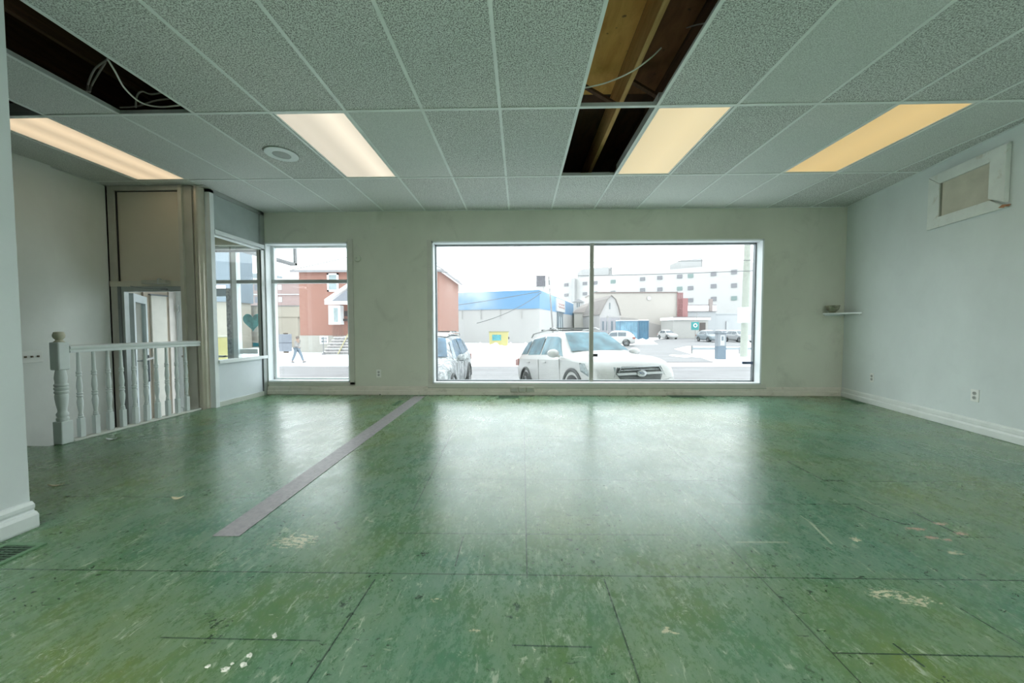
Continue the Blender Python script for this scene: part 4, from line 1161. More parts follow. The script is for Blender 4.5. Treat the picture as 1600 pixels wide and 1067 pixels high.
J = {'pel': P_(0, 0, .93), 'lum': P_(.01, 0, 1.10), 'che': P_(.03, 0, 1.30), 'nek': P_(.05, 0, 1.46), 'hed': P_(.075, 0, 1.56), 'top': P_(.075, 0, 1.68),
     'lh': P_(0, -.09, .88), 'lk': P_(-.10, -.09, .50), 'la': P_(-.27, -.09, .12), 'lt': P_(-.16, -.09, .04),
     'rh': P_(0, .09, .88), 'rk': P_(.20, .09, .52), 'ra': P_(.34, .09, .10), 'rt': P_(.48, .09, .07),
     'ls': P_(.02, -.18, 1.36), 'le': P_(.12, -.22, 1.10), 'lw': P_(.28, -.20, .98), 'lf': P_(.35, -.19, .96),
     'rs': P_(.02, .18, 1.36), 're': P_(-.06, .22, 1.10), 'rw': P_(.04, .21, .90), 'rf': P_(.07, .20, .83)}
keys = list(J); idx = {k: i for i, k in enumerate(keys)}
ed = [('pel', 'lum'), ('lum', 'che'), ('che', 'nek'), ('nek', 'hed'), ('hed', 'top'), ('pel', 'lh'), ('lh', 'lk'), ('lk', 'la'), ('la', 'lt'), ('pel', 'rh'), ('rh', 'rk'), ('rk', 'ra'), ('ra', 'rt'),
      ('che', 'ls'), ('ls', 'le'), ('le', 'lw'), ('lw', 'lf'), ('che', 'rs'), ('rs', 're'), ('re', 'rw'), ('rw', 'rf')]
rad = {'pel': .12, 'lum': .11, 'che': .13, 'nek': .05, 'hed': .085, 'top': .06, 'lh': .085, 'lk': .055, 'la': .04, 'lt': .035, 'rh': .085, 'rk': .055, 'ra': .04, 'rt': .035,
       'ls': .06, 'le': .045, 'lw': .03, 'lf': .03, 'rs': .06, 're': .045, 'rw': .03, 'rf': .03}
SKIN = mat('skin_tone', (.62, .42, .33), .6)
skin('body', [J[k] for k in keys], [(idx[a], idx[b]) for a, b in ed], [rad[k] for k in keys], SKIN, PE)
def sub(name, ks, es, rr, m):
    ii = {k: i for i, k in enumerate(ks)}
    return skin(name, [J[k] for k in ks], [(ii[a], ii[b]) for a, b in es], rr, m, PE)
JK = mat('pale_grey_jacket', (.55, .53, .52), .8, var=.35, scale=9)
sub('jacket', ['lum', 'che', 'ls', 'le', 'lw', 'rs', 're', 'rw', 'pel'], [('pel', 'lum'), ('lum', 'che'), ('che', 'ls'), ('ls', 'le'), ('le', 'lw'), ('che', 'rs'), ('rs', 're'), ('re', 'rw')], [.15, .17, .085, .065, .05, .085, .065, .05, .15], JK)
sub('jeans', ['pel', 'lh', 'lk', 'la', 'rh', 'rk', 'ra'], [('pel', 'lh'), ('lh', 'lk'), ('lk', 'la'), ('pel', 'rh'), ('rh', 'rk'), ('rk', 'ra')], [.13, .10, .075, .06, .10, .075, .06], mat('faded_jeans', (.30, .38, .47), .8))
SH = mat('grey_shoe', (.35, .35, .36), .6)
for a, b in (('la', 'lt'), ('ra', 'rt')):
    A_, B_ = Vector(J[a]) - Vector((.03, 0, .06)), Vector(J[b]) + Vector((.03, 0, 0))
    MB().tube([A_, (A_ + B_) / 2, B_], .05, 10, [.05, .055, .035]).build('shoe', SH, PE, smooth=True)
hd = J['hed']
MB().ball((hd[0] - .015, hd[1], hd[2] + .045), .098, 12, (1.0, .95, .95)).build('hair', mat('brown_grey_hair', (.32, .26, .23), .9), PE, smooth=True)
# small face details
fx_ = hd[0] + .085
MB().ball((fx_ + .005, hd[1], hd[2] + .01), .018, 6).build('nose', SKIN, PE, smooth=True)

# ---- blue topped store
s1 = atY(843, 453, 46.0); s0_ = atY(600, 461.5, 53.0); s2 = atY(896, 476, 72.0)
top = s1.z; bot = atY(843, 482, 46.0).z
stt = thing('blue_band_store', 'long white walled store with a bright blue fascia band', 'building', (0, 52, GZ))
BLUE = bpy.data.materials.new('blue_fascia'); t = NT(BLUE)
n = t.noise(t.mapping(t.pos, (.5, 1, .8)), .35, 3, .5)
xg = t.node('ShaderNodeSeparateXYZ', 0, ins={0: t.pos})
fade = t.math('MULTIPLY', t.ramp(n, [(.38, 0.0), (.60, 1.0)]), t.math('DIVIDE', t.math('SUBTRACT', -2.0, xg), 5.0, clamp=True))
t.put(t.bsdf.inputs['Base Color'], t.mix(t.math('MULTIPLY', fade, .75), (.075, .185, .32), (.33, .36, .38)))
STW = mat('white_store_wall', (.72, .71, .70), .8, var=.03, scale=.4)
path = [Vector((s0_.x, 53.0, 0)), Vector((s1.x, 46.0, 0)), Vector((s2.x, 72.0, 0))]
back = Vector((s0_.x, 80, 0)); back2 = Vector((s2.x, 80, 0))
MB().prism([(p.x, p.y, GZ) for p in path + [back2, back]], (0, 0, bot - GZ)).build('wall', STW, stt)
MB().prism([(p.x, p.y - (.15 if i < 2 else 0), bot) for i, p in enumerate(path + [back2, back])], (0, 0, top - bot)).build('fascia', BLUE, stt)
MB().prism([(p.x, p.y - (.2 if i < 2 else 0), top) for i, p in enumerate(path + [back2, back])], (0, 0, .12)).build('snow_cap', SNOW_CLEAN, stt)
dr = (path[2] - path[1]).normalized(); nn = Vector((dr.y, -dr.x, 0))
def side_pt(u, off):
    # point on the store's side wall plane under image column u
    d = ray(u, 480)
    p1 = path[1] + nn * off
    k2 = (nn.dot(p1)) / (nn.dot(Vector((d.x, d.y, 0))))
    return Vector((d.x * k2, d.y * k2, 0))
def side_panel(u0, u1, v0, v1, th, m, name, parent):
    a, b = side_pt(u0, .0), side_pt(u1, .0)
    uc = (u0 + u1) / 2; pc = side_pt(uc, 0)
    z1_ = CAMZ + (atY(uc, v0, 10).z - CAMZ) * pc.y / 10; z0_ = CAMZ + (atY(uc, v1, 10).z - CAMZ) * pc.y / 10
    return MB().prism([(a.x, a.y, z0_), (b.x, b.y, z0_), (b.x, b.y, z1_), (a.x, a.y, z1_)], nn * th).build(name, m, parent), a, b, z0_, z1_
sg, a, b, z0_, z1_ = side_panel(868, 881, 468, 487, .25, mat('white_sign_face', (.88, .88, .88), .5), 'sign', stt)
sq = MB()
for k in range(2):
    zz = z0_ + (z1_ - z0_) * (.58 - .24 * k)
    pts = [a + (b - a) * (.15 + .07 * i) + nn * .27 + Vector((0, 0, zz + .16 * sin(i * 2.2 + k))) for i in range(11)]
    sq.tube(pts, .05, 5)
sq.build('lettering', mat('faded_red_script', (.70, .30, .28), .6), sg)
side_panel(870, 879, 488, 513, .12, mat('dark_glazing', (.22, .28, .33), .3), 'shopfront_window', stt)
q = MB(); a, b = side_pt(870, 0), side_pt(879, 0)
for k in range(1, 3):
    c_ = a + (b - a) * k / 3; q.prism([(c_.x, c_.y, GZ), (c_.x, c_.y + .25, GZ), (c_.x, c_.y + .25, 3.0), (c_.x, c_.y, 3.0)], nn * .16)
q.build('glazing_bar', WHITE_TRIM, stt)
for u in (722, 752, 783, 815):
    k2 = (u - 700) / 143; pw_ = path[0] + (path[1] - path[0]) * ((atY(u, 490, 49).x - path[0].x) / (path[1].x - path[0].x))
    MB().box(pw_.x - .05, pw_.x + .05, pw_.y - .12, pw_.y - .02, bot - 1.3, bot).build('downpipe', mat('grey_pipe', (.55, .54, .53), .6), stt)
# billboard rack on the roof
p = atY(838, 431, 50); q_ = atY(852, 447, 50)
bl = thing('rooftop_rack', 'dark slatted equipment rack standing on the blue store roof', 'rooftop unit', ((p.x + q_.x) / 2, 50, top + .12))
MB().box(p.x, q_.x, 49.8, 50.2, q_.z, p.z).build('panel', mat('dark_slats', (.22, .21, .24), .7, var=.5, scale=5), bl)
MB().box(p.x + .2, p.x + .3, 49.95, 50.05, top + .1, q_.z).box(q_.x - .3, q_.x - .2, 49.95, 50.05, top + .1, q_.z).box(p.x - 1.6, q_.x, 49.9, 50.1, q_.z - .15, q_.z).build('stand', mat('grey_pipe', (.55, .54, .53), .6), bl)
# dumpster
dy = 34.6
p, q_ = atY(765, 519, dy), atY(794, 534, dy)
dm = thing('dumpster', 'pale yellow dumpster with teal label standing in snow before the store', 'dumpster', ((p.x + q_.x) / 2, dy, GZ))
MB().prism([(p.x, dy, GZ + .02), (q_.x - .1, dy, GZ + .02), (q_.x, dy, p.z), (p.x - .05, dy, p.z)], (0, 1.2, 0)).build('body', YEL, dm)
MB().box(p.x - .08, q_.x + .06, dy - .05, dy + 1.2, p.z, p.z + .08).build('lid', mat('olive_lid', (.42, .40, .20), .6), dm)
a, b = atY(769, 523, dy - .02), atY(783, 532, dy - .02)
MB().box(a.x, b.x, dy - .03, dy - .001, b.z, a.z).build('label_panel', mat('teal_label', (.10, .52, .60), .5, var=.4, scale=6), dm)
MB().lathe([(.12, 0), (.12, .1), (.03, .12)], tuple(atY(794, 528, dy)), 10, Matrix.Rotation(pi / 2, 4, 'Y')).build('lug', mat('dark_iron', (.1, .08, .08), .5), dm)

# ---- far white hospital
h0, h1 = atY(868, 450, 132.0), atY(1215, 450, 96.0)
htp = atY(950, 425, 122).z
hz = 19.4
ho = thing('white_hospital', 'huge far white building with rows of small grey windows', 'building', (35, 120, GZ))
HW_ = mat('white_far_wall', (.86, .85, .84), .8, var=.02, scale=.1)
d_ = (Vector((h1.x, 96, 0)) - Vector((h0.x, 132, 0))); L_ = d_.length; d_.normalize(); n_ = Vector((d_.y, -d_.x, 0))
o_ = Vector((h0.x, 132, 0)) - d_ * 6; e_ = Vector((h1.x, 96, 0)) + d_ * 14
MB().prism([(o_.x, o_.y, GZ), (e_.x, e_.y, GZ), (e_.x, e_.y + 25, GZ), (o_.x, o_.y + 25, GZ)], (0, 0, hz - GZ)).build('wall', HW_, ho)
def hosp(u, v):
    d = ray(u, v); k2 = n_.dot(o_) / (n_.x * d.x + n_.y * d.y)
    return EYE + d * k2
HWN = [mat('grey_far_window', (.33, .33, .36), .4), mat('green_far_window', (.30, .42, .40), .4)]
cols = [(885, (445, 461)), (914, (443, 459)), (930, (442, 458)), (958, (440, 457)), (1004, (436, 453)), (1031, (434, 452)), (1062, (432, 451)), (1079, (431, 450, 469)), (1115, (428, 447, 467)), (1147, (425, 446, 466))]
for n, (u, vs) in enumerate(cols):
    for m_, v in enumerate(vs):
        hwid = 3.2 + (u - 885) / 262 * 1.4
        a, b = hosp(u - hwid, v), hosp(u + hwid, v)
        z1_ = hosp(u, v - hwid * .72).z; z0_ = hosp(u, v + hwid * .72).z
        MB().prism([(a.x, a.y, z0_), (b.x, b.y, z0_), (b.x, b.y, z1_), (a.x, a.y, z1_)], n_ * .2).build('window', HWN[1 if (n + m_) % 4 == 3 else 0], ho)
def pent(u0, u1, v, dep, name='penthouse', m=None):
    a, b = hosp(u0, 430), hosp(u1, 430); zz = hosp((u0 + u1) / 2, v).z
    return MB().prism([(a.x, a.y + 1, hz), (b.x, b.y + 1, hz), (b.x, b.y + dep, hz), (a.x, a.y + dep, hz)], (0, 0, zz - hz)).build(name, m or mat('pale_far_plant', (.70, .70, .70), .8), ho)
pent(1066, 1098, 404, 9); pent(908, 952, 418, 8)
pent(952, 958, 417, 3, 'antenna_rack', mat('grey_rack', (.48, .48, .48), .7, var=.4, scale=2)); pent(1098, 1100, 403, 2, 'flue', mat('grey_rack', (.48, .48, .48), .7, var=.4, scale=2))
MB().prism([tuple(hosp(896, 500).xy) + (GZ,), tuple(hosp(901, 500).xy) + (GZ,), tuple((hosp(901, 500) + n_ * 2).xy) + (GZ,), tuple((hosp(896, 500) + n_ * 2).xy) + (GZ,)], (0, 0, hz - GZ - .5)).build('stair_tower', mat('pale_far_plant', (.7, .7, .7), .8), ho)

# far grey blocks above the store's left end
for (u0, v0, u1, v1, yy, lb) in ((690, 440, 702, 456, 150, 'tiny far grey building with pale top beyond the brick house corner'), (703, 436, 714, 456, 170, 'tiny far grey tower beyond the blue store roof')):
    a, b = atY(u0, v0, yy), atY(u1, v1, yy)
    tag(MB().box(a.x, b.x, yy, yy + 8, GZ, a.z - 1.2).box(a.x - .3, b.x + .3, yy - .3, yy + 8, a.z - 1.1, a.z).build('far_building', mat('far_grey_block', (.50, .50, .48), .7, var=.3, scale=.6)), lb, 'building')
tb = MB(); rr = random.Random(4)
for k in range(26):
    p = atY(716 + k * 1.9, 455, 140); tb.ball((p.x, 140 + rr.random() * 4, 14.6 - k * .055 + rr.random() * .7), 1.1 + rr.random() * .6, 6)
    if k % 6 == 0: tb.box(p.x - .15, p.x + .15, 140, 140.3, GZ, 14)
tag(tb.build('far_trees', mat('hazy_bare_trees', (.50, .49, .46), .9), smooth=True), 'hazy grey treeline above the left of the blue store roof', 'trees', None, 'stuff')

# ---- barn and its neighbours
ba = thing('gambrel_barn', 'small gambrel roofed barn with grey lower front behind the white car', 'barn', (15, 64, GZ))
by_ = 60.0
def B_(u, v, y=by_): return atY(u, v, y)
prof = [(937, 526), (937, 492), (943, 480), (949, 468), (955, 462), (961, 467), (966, 480), (969, 493), (969, 526)]
pts = [B_(u, v) for u, v in prof]
for p in (pts[0], pts[-1]): p.z = GZ
MB().prism([(p.x, by_, p.z) for p in pts], (-1.1, 9.6, 0)).build('wall', mat('pale_barn_wall', (.80, .77, .76), .8), ba)
rf = MB()
rp_ = pts[1:-1]
for i in range(len(rp_) - 1):
    a, b = rp_[i], rp_[i + 1]
    out = Vector((0, 0, .12)) if i in (2, 3) else (Vector((-.12, 0, .05)) if i < 2 else Vector((.12, 0, .05)))
    rf.prism([(a.x, by_ - .25, a.z), (b.x, by_ - .25, b.z), (b.x + out.x, by_ - .25, b.z + out.z), (a.x + out.x, by_ - .25, a.z + out.z)], (-1.15, 9.9, 0))
rf.build('roof', mat('brown_shingle', (.42, .37, .35), .85, var=.1), ba)
MB().box(B_(938, 500).x, B_(968, 500).x, by_ - .12, by_ - .01, GZ, B_(950, 496).z).build('lower_front', mat('lilac_grey_boards', (.58, .56, .60), .8), ba)
MB().box(B_(951.5, 500).x, B_(953.5, 500).x, by_ - .06, by_ - .01, B_(952, 483).z, B_(952, 473).z).build('slot_window', GLASS_FAR, ba)
for u in (942, 948.5, 956, 963):
    MB().box(B_(u - 1.4, 500).x, B_(u + 1.4, 500).x, by_ - .16, by_ - .12, B_(950, 516).z, B_(950, 502).z).build('door_pane', mat('dark_glazing', (.22, .28, .33), .3), ba)
# long low shed with brown roof left of the barn
a, b = atY(897, 526, 70), atY(926, 490, 70)
ld = thing('long_shed', 'low shed with brown roof and cream wall between store and barn', 'building', ((a.x + b.x) / 2, 72, GZ))
MB().box(a.x, b.x + 1.0, 70, 76, GZ, atY(890, 489, 70).z).build('wall', mat('cream_boards', (.82, .79, .72), .8), ld)
r0 = [atY(895, 489, 69.8), atY(938, 489, 69.8)]; r1 = [atY(908, 478, 73), atY(941, 468, 73)]
MB().prism([tuple(r0[0]), tuple(r0[1]), (r1[1].x, 73, r1[1].z), (r1[0].x, 73, r1[0].z)], (0, 0, .15)).build('roof', mat('brown_shingle', (.42, .37, .35), .85), ld)
a, b = atY(896, 471, 80), atY(912, 500, 80)
sh_ = thing('small_white_house', 'tiny white gabled house above the low shed', 'house', ((a.x + b.x) / 2, 82, GZ))
MB().box(a.x, b.x, 80, 84, GZ, a.z).build('wall', mat('white_boards', (.84, .84, .84), .8), sh_)
m0, m1, m2 = atY(894, 472, 79.7), atY(904, 467, 79.7), atY(914, 472, 79.7)
MB().prism([(m0.x, 79.7, m0.z), (m2.x, 79.7, m2.z), (m1.x, 79.7, m1.z)], (0, 4.5, 0)).build('roof', mat('grey_fascia', (.5, .5, .52), .6), sh_)
for u in (902, 905):
    p = atY(u, 476, 79.95); MB().box(p.x - .14, p.x + .14, 79.95, 79.999, p.z - .6, p.z + .4).build('window', GLASS_FAR, sh_)

# beige brick hall behind the containers
cy2 = 78.0
a, b = atY(930, 458, cy2), atY(1058, 457, cy2)
bh_ = thing('beige_hall', 'long beige brick hall behind the blue containers', 'building', ((a.x + b.x) / 2, cy2 + 6, GZ))
MB().box(a.x, b.x, cy2, cy2 + 12, GZ, a.z).build('wall', brick_mat('beige_brick', (.74, .68, .62), (.80, .74, .68), (.80, .76, .72), 1, 1.5), bh_)
MB().box(a.x - .1, b.x + .1, cy2 - .2, cy2 + 12, a.z, a.z + .25).build('roof_edge', mat('brown_flashing', (.38, .30, .28), .7), bh_)
MB().prism([(a.x, cy2 - .05, GZ), (b.x, cy2 - .05, GZ), (b.x, cy2 - .05, atY(1050, 515, cy2).z), (atY(990, 500, cy2).x, cy2 - .05, atY(990, 497, cy2).z), (a.x, cy2 - .05, atY(960, 493, cy2).z)], (0, .04, 0)).build('grey_base', mat('taupe_base', (.55, .51, .49), .8), bh_)
p = atY(1014, 466, cy2 - .1); MB().lathe([(.45, 0), (.45, .08), (.3, .1)], tuple(p), 14, Matrix.Rotation(pi / 2, 4, 'X')).build('wall_disc', mat('white_far_wall', (.8, .8, .8), .8), bh_)
q = MB(); p0, p1 = atY(1059, 457, cy2 - .3), atY(1066, 494, cy2 - .3)
for k in range(5):
    x = p0.x + (p1.x - p0.x) * k / 4; q.box(x - .07, x + .07, cy2 - .4, cy2 - .2, GZ, p0.z)
for k in range(9):
    z = GZ + (p0.z - GZ) * (k + .7) / 9; q.box(p0.x, p1.x, cy2 - .38, cy2 - .22, z, z + .1)
q.box(p1.x, p1.x + 1.2, cy2 - .3, cy2 + 2, GZ, atY(1070, 466, cy2).z)
q.build('fire_escape', mat('faded_red_steel', (.50, .22, .22), .6), bh_)
# grey low buildings by the lot
a, b = atY(1067, 476, 84), atY(1118, 520, 84)
lg = thing('grey_flat_roof_building', 'grey flat roofed building with snow on top behind the lot', 'building', ((a.x + b.x) / 2, 88, GZ))
MB().box(a.x, b.x, 84, 92, GZ, atY(1100, 486, 84).z).build('wall', mat('light_grey_wall', (.62, .64, .66), .8), lg)
MB().box(a.x, b.x, 83.8, 92, atY(1100, 486, 84).z, atY(1100, 476.5, 84).z).build('snow_roof', SNOW_CLEAN, lg)
MB().box(a.x, b.x + .1, 83.7, 92, atY(1100, 487, 84).z, atY(1100, 486, 84).z).box(a.x, b.x, 83.7, 84, atY(1100, 477, 84).z, atY(1100, 476, 84).z).build('roof_edge', mat('brown_grey_edge', (.36, .33, .33), .7), lg)
p = atY(1111, 478, 83.5); MB().box(p.x - .35, p.x + .35, 83.4, 84.0, atY(1111, 486, 83.5).z, atY(1111, 467, 83.5).z).build('chimney', mat('brown_stack', (.50, .42, .40), .8), lg)
a, b = atY(1118, 491, 86), atY(1215, 530, 86)
tag(MB().box(a.x, b.x, 86, 94, GZ, a.z).box(a.x - .1, b.x, 85.8, 94, a.z, a.z + .2).box(atY(1134, 500, 86).x, atY(1141, 500, 86).x, 85.7, 86, GZ, atY(1137, 502, 86).z).build('pale_building', mat('pale_grey_wall', (.70, .72, .74), .8)), 'long pale building at the far right of the lot', 'building')
a, b = atY(1052, 497, 70), atY(1106, 525, 70)
ks = thing('lot_kiosk', 'low white garage with dark opening beside the teal sign', 'garage', ((a.x + b.x) / 2, 72, GZ))
zk = atY(1080, 500, 70).z
MB().box(a.x, b.x, 70, 76, GZ, zk).build('wall', mat('cream_white_wall', (.80, .79, .76), .8, var=.04, scale=2), ks)
MB().box(a.x - .2, b.x + .3, 69.6, 76, zk, atY(1080, 495.5, 70).z).build('snow_roof', SNOW_CLEAN, ks)
MB().box(a.x - .2, b.x + .3, 69.55, 69.7, atY(1080, 496, 70).z, atY(1080, 495, 70).z).build('roof_edge', mat('brown_grey_edge', (.36, .33, .33), .7), ks)
MB().box(atY(1093, 510, 70).x, atY(1102, 510, 70).x, 69.9, 70.05, GZ, atY(1095, 504, 70).z).build('doorway', mat('dark_brown_opening', (.20, .17, .16), .8), ks)
# teal parking sign
sy_ = 58.0
a, b = atY(1080.5, 503, sy_), atY(1092, 515.5, sy_)
ts = thing('parking_sign', 'teal square sign with a white round mark on a thin post in the lot', 'sign', ((a.x + b.x) / 2, sy_, GZ))
MB().box(a.x, b.x, sy_, sy_ + .1, b.z, a.z).build('board', mat('teal_sign', (.06, .50, .50), .5), ts)
xm = (a.x + b.x) / 2; zm = (a.z + b.z) / 2
MB().tube([(xm + .26 * cos(t_), sy_ - .03, zm + .08 + .26 * sin(t_)) for t_ in [2 * pi * k / 16 for k in range(17)]], .07, 6).build('mark', SNOW_CLEAN, ts)
MB().tube([(xm + .1, sy_ + .15, GZ), (xm + .1, sy_ + .15, b.z), (xm + .35, sy_ + .15, atY(1088, 489, sy_).z)], .05, 6).build('post', mat('grey_pipe', (.55, .54, .53), .6), ts)

# ---- blue containers
def container(u0, u1, v0, v1, y, dpt, m, label):
    a, b = atY(u0, v0, y), atY(u1, v1, y)
    t = thing('shipping_container', label, 'container', ((a.x + b.x) / 2, y + dpt / 2, GZ), 0, 'blue containers by the hall')
    n = 12; pts = []
    for k in range(n):
        x = a.x + (b.x - a.x) * k / n; w2 = (b.x - a.x) / n
        pts += [(x, y), (x + w2 * .35, y), (x + w2 * .5, y + .06), (x + w2 * .85, y + .06)]
    pts.append((b.x, y)); pts += [(b.x, y + dpt), (a.x, y + dpt)]
    MB().prism([(p, q, GZ + .1) for p, q in pts], (0, 0, a.z - GZ - .1)).build('body', m, t)
    e = MB()
    for x in (a.x, b.x): e.box(x - .06, x + .06, y - .03, y + .08, GZ + .05, a.z)
    e.box(a.x, b.x, y - .03, y + .08, GZ + .05, GZ + .2).box(a.x, b.x, y - .03, y + .08, a.z - .12, a.z + .03)
    e.build('corner_frame', mat('dark_blue_frame', (.16, .30, .45), .5), t)
    MB().box(a.x, b.x, y, y + dpt, a.z + .03, a.z + .12).build('snow_cap', SNOW_CLEAN, t)
    return t
container(969, 997, 501.5, 528, 52, 2.4, mat('light_blue_container', (.30, .55, .72), .5, var=.35, scale=1.2), 'lighter blue shipping container beside the barn')
container(997.5, 1013, 501, 527, 53, 2.4, mat('mid_blue_container', (.18, .42, .62), .5, var=.2, scale=1.2), 'shorter deeper blue shipping container at the right of its pair')
# thin flag marker pole
p = atY(949, 531, 36)
tag(MB().tube([(p.x, 36, GZ), (p.x, 36, atY(949, 497, 36).z)], .035, 6).ball((p.x, 36, atY(949, 495, 36).z), .12, 8, (1, .4, 1.3)).build('marker_pole', mat('grey_pipe', (.55, .54, .53), .6)), 'thin marker pole with a pale tip in front of the barn', 'pole')

# ---- lot furniture
y_ = 22.6
p0, p1 = atY(1122.5, 521, y_), atY(1134.5, 560, y_)
pm = thing('pay_station', 'dark grey parking pay station standing in snow at the lot entrance', 'pay station', ((p0.x + p1.x) / 2, y_ + .15, GZ))
zmid = atY(1128, 541, y_).z
MB().box(p0.x, p1.x, y_, y_ + .4, GZ, zmid).build('base', mat('slate_base', (.22, .30, .38), .5), pm, bevel=.01)
MB().box(p0.x, p1.x, y_, y_ + .4, zmid, p0.z).build('head', mat('mid_grey_case', (.40, .44, .48), .5), pm, bevel=.02)
MB().box(p0.x + .12, p1.x - .12, y_ - .02, y_, zmid + .05, p0.z - .1).build('face_plate', mat('pale_plate', (.80, .82, .84), .4), pm)
MB().box(p0.x + .2, p1.x - .2, y_ - .03, y_ - .02, p0.z - .45, p0.z - .18).build('screen', mat('dark_glazing', (.22, .28, .33), .3), pm)
MB().box(p0.x - .05, p1.x + .05, y_ - .05, y_ + .45, p0.z, p0.z + .06).build('cap', mat('dark_glazing', (.22, .28, .33), .3), pm)
gr_ = thing('guard_rail', 'grey steel guard rail across the snow island', 'guard rail', (atY(1120, 548, 27.5).x, 27.5, GZ))
a, b = atY(1081, 540, 27.5), atY(1158, 541, 27.5)
MB().box(a.x, b.x + 3, 27.45, 27.55, atY(1100, 546.5, 27.5).z, atY(1100, 543, 27.5).z).build('rail', mat('steel_blue_rail', (.50, .56, .60), .4, .3), gr_)
for u in (1081.5, 1121, 1156):
    p = atY(u, 540, 27.6); MB().box(p.x - .06, p.x + .06, 27.56, 27.66, GZ, p.z if u < 1090 else p.z - .1).build('post', mat('grey_pipe', (.55, .54, .53), .6), gr_)
up = atY(1162, 557, 24.3)
PO = mat('pale_weathered_pole', (.62, .66, .58), .8, var=.1)
uo = thing('utility_pole', 'thick pale utility pole with a white box at the right window edge', 'utility pole', (up.x, 24.3, GZ))
MB().tube([(up.x, 24.3, GZ), (up.x + .06, 24.3, 4), (up.x + .12, 24.3, 9.5)], .2, 14, [.23, .21, .17]).build('pole', PO, uo, smooth=True)
a, b = atY(1154.5, 480.5, 23.9), atY(1167, 504, 23.9)
MB().box(a.x, b.x, 23.6, 24.05, b.z, a.z).build('meter_box', WHITE_TRIM, uo, bevel=.02)
# slim leaning pole by the store corner
a, b = atY(857.5, 432, 40), atY(865, 512, 40)
tag(MB().tube([(b.x + .05, 40, GZ), (a.x, 40, a.z + .0)], .09, 10, [.11, .07]).build('street_pole', mat('pale_grey_pole', (.34, .33, .33), .7), smooth=True), 'slim leaning pole at the corner of the blue store', 'pole')
# overhead wires
def wire(pts, label, r=.02):
    P = [Vector(p) for p in pts]; out = []
    a, b = P[0], P[-1]
    n = 24
    for k in range(n + 1):
        s_ = k / n
        q = P[0] * ((1 - s_) * (1 - 2 * s_)) + P[1] * (4 * s_ * (1 - s_)) + P[2] * (s_ * (2 * s_ - 1))
        out.append(q)
    tag(MB().tube(out, r, 5).build('overhead_wire', mat('grey_wire', (.20, .21, .22), .7)), label, 'wire')
wire([atY(640, 412, 24), atY(900, 410, 24), atY(1240, 405.5, 24)], 'upper overhead wire crossing the whole large window', .02)
wire([atY(640, 418, 24), atY(850, 431, 24), atY(1240, 420, 24)], 'lower overhead wire sagging across the large window', .022)
wire([atY(700, 478, 40), atY(760, 470, 42), atY(846, 455, 46)], 'service wire rising across the blue fascia to its corner', .04)
wire([atY(745, 505, 38), atY(800, 485, 42), atY(846, 457, 46)], 'steeper service wire below the other one on the blue fascia', .04)
# own projecting light box sign above the small window
sg_ = thing('projecting_sign', 'white boxed sign with grey edge hanging outside above the small window', 'sign', (-4.29, 6.0, 2.2))
MB().box(-4.33, -4.25, 5.45, 6.5, 2.215, 2.75).build('face', SNOW_CLEAN, sg_)
MB().box(-4.36, -4.22, 5.42, 6.56, 2.18, 2.215).box(-4.36, -4.22, 6.5, 6.56, 2.18, 2.8).box(-4.36, -4.22, 5.42, 6.56, 2.75, 2.8).build('edge_frame', mat('grey_sign_frame', (.42, .42, .44), .5), sg_)
MB().box(-4.32, -4.26, D + .21, 5.42, 2.5, 2.56).build('bracket', ALU_DARK, sg_)

# ================================================================== CARS
CAR_ST = [  # x, belt z, roof z, half width, roof half width, bottom z
    (-2.30, .62, .70, .70, .62, .45), (-2.27, .98, 1.02, .80, .70, .30), (-2.12, 1.06, 1.28, .86, .62, .26), (-1.85, 1.08, 1.54, .89, .60, .24),
    (-1.30, 1.06, 1.62, .90, .60, .24), (-.40, 1.04, 1.65, .90, .61, .22), (.20, 1.03, 1.60, .90, .58, .22), (.36, 1.03, 1.54, .90, .57, .22),
    (1.02, 1.02, 1.07, .90, .66, .22), (1.20, 1.00, 1.04, .90, .74, .22), (1.75, .95, 1.00, .90, .74, .22), (2.08, .86, .92, .87, .70, .24), (2.22, .74, .82, .80, .66, .26), (2.30, .52, .60, .70, .60, .30)]
def car_attr(x):
    for a, b in zip(CAR_ST, CAR_ST[1:]):
        if a[0] <= x <= b[0]:
            k = (x - a[0]) / (b[0] - a[0]); return [p + (q - p) * k for p, q in zip(a, b)]
    return list(CAR_ST[0] if x < CAR_ST[0][0] else CAR_ST[-1])
def car_sec(x):
    _, zb, zr, w, wr, z0 = car_attr(x)
    h = [(w * .80, z0), (w * .97, z0 + .10), (w, z0 + .30), (w, (z0 + zb) / 2 + .12), (w * .975, zb - .03), (w * .93, zb), (w * .93 + (wr - w * .93) * .93, zb + (zr - zb) * .88), (wr * .86, zr), (wr * .4, zr + .025)]
    return h
def side_pos(x, t, off):
    _, zb, zr, w, wr, z0 = car_attr(x)
    a = (w * .93, zb); b = (w * .93 + (wr - w * .93) * .93, zb + (zr - zb) * .88)
    return (a[0] + (b[0] - a[0]) * t + off, a[1] + (b[1] - a[1]) * t)
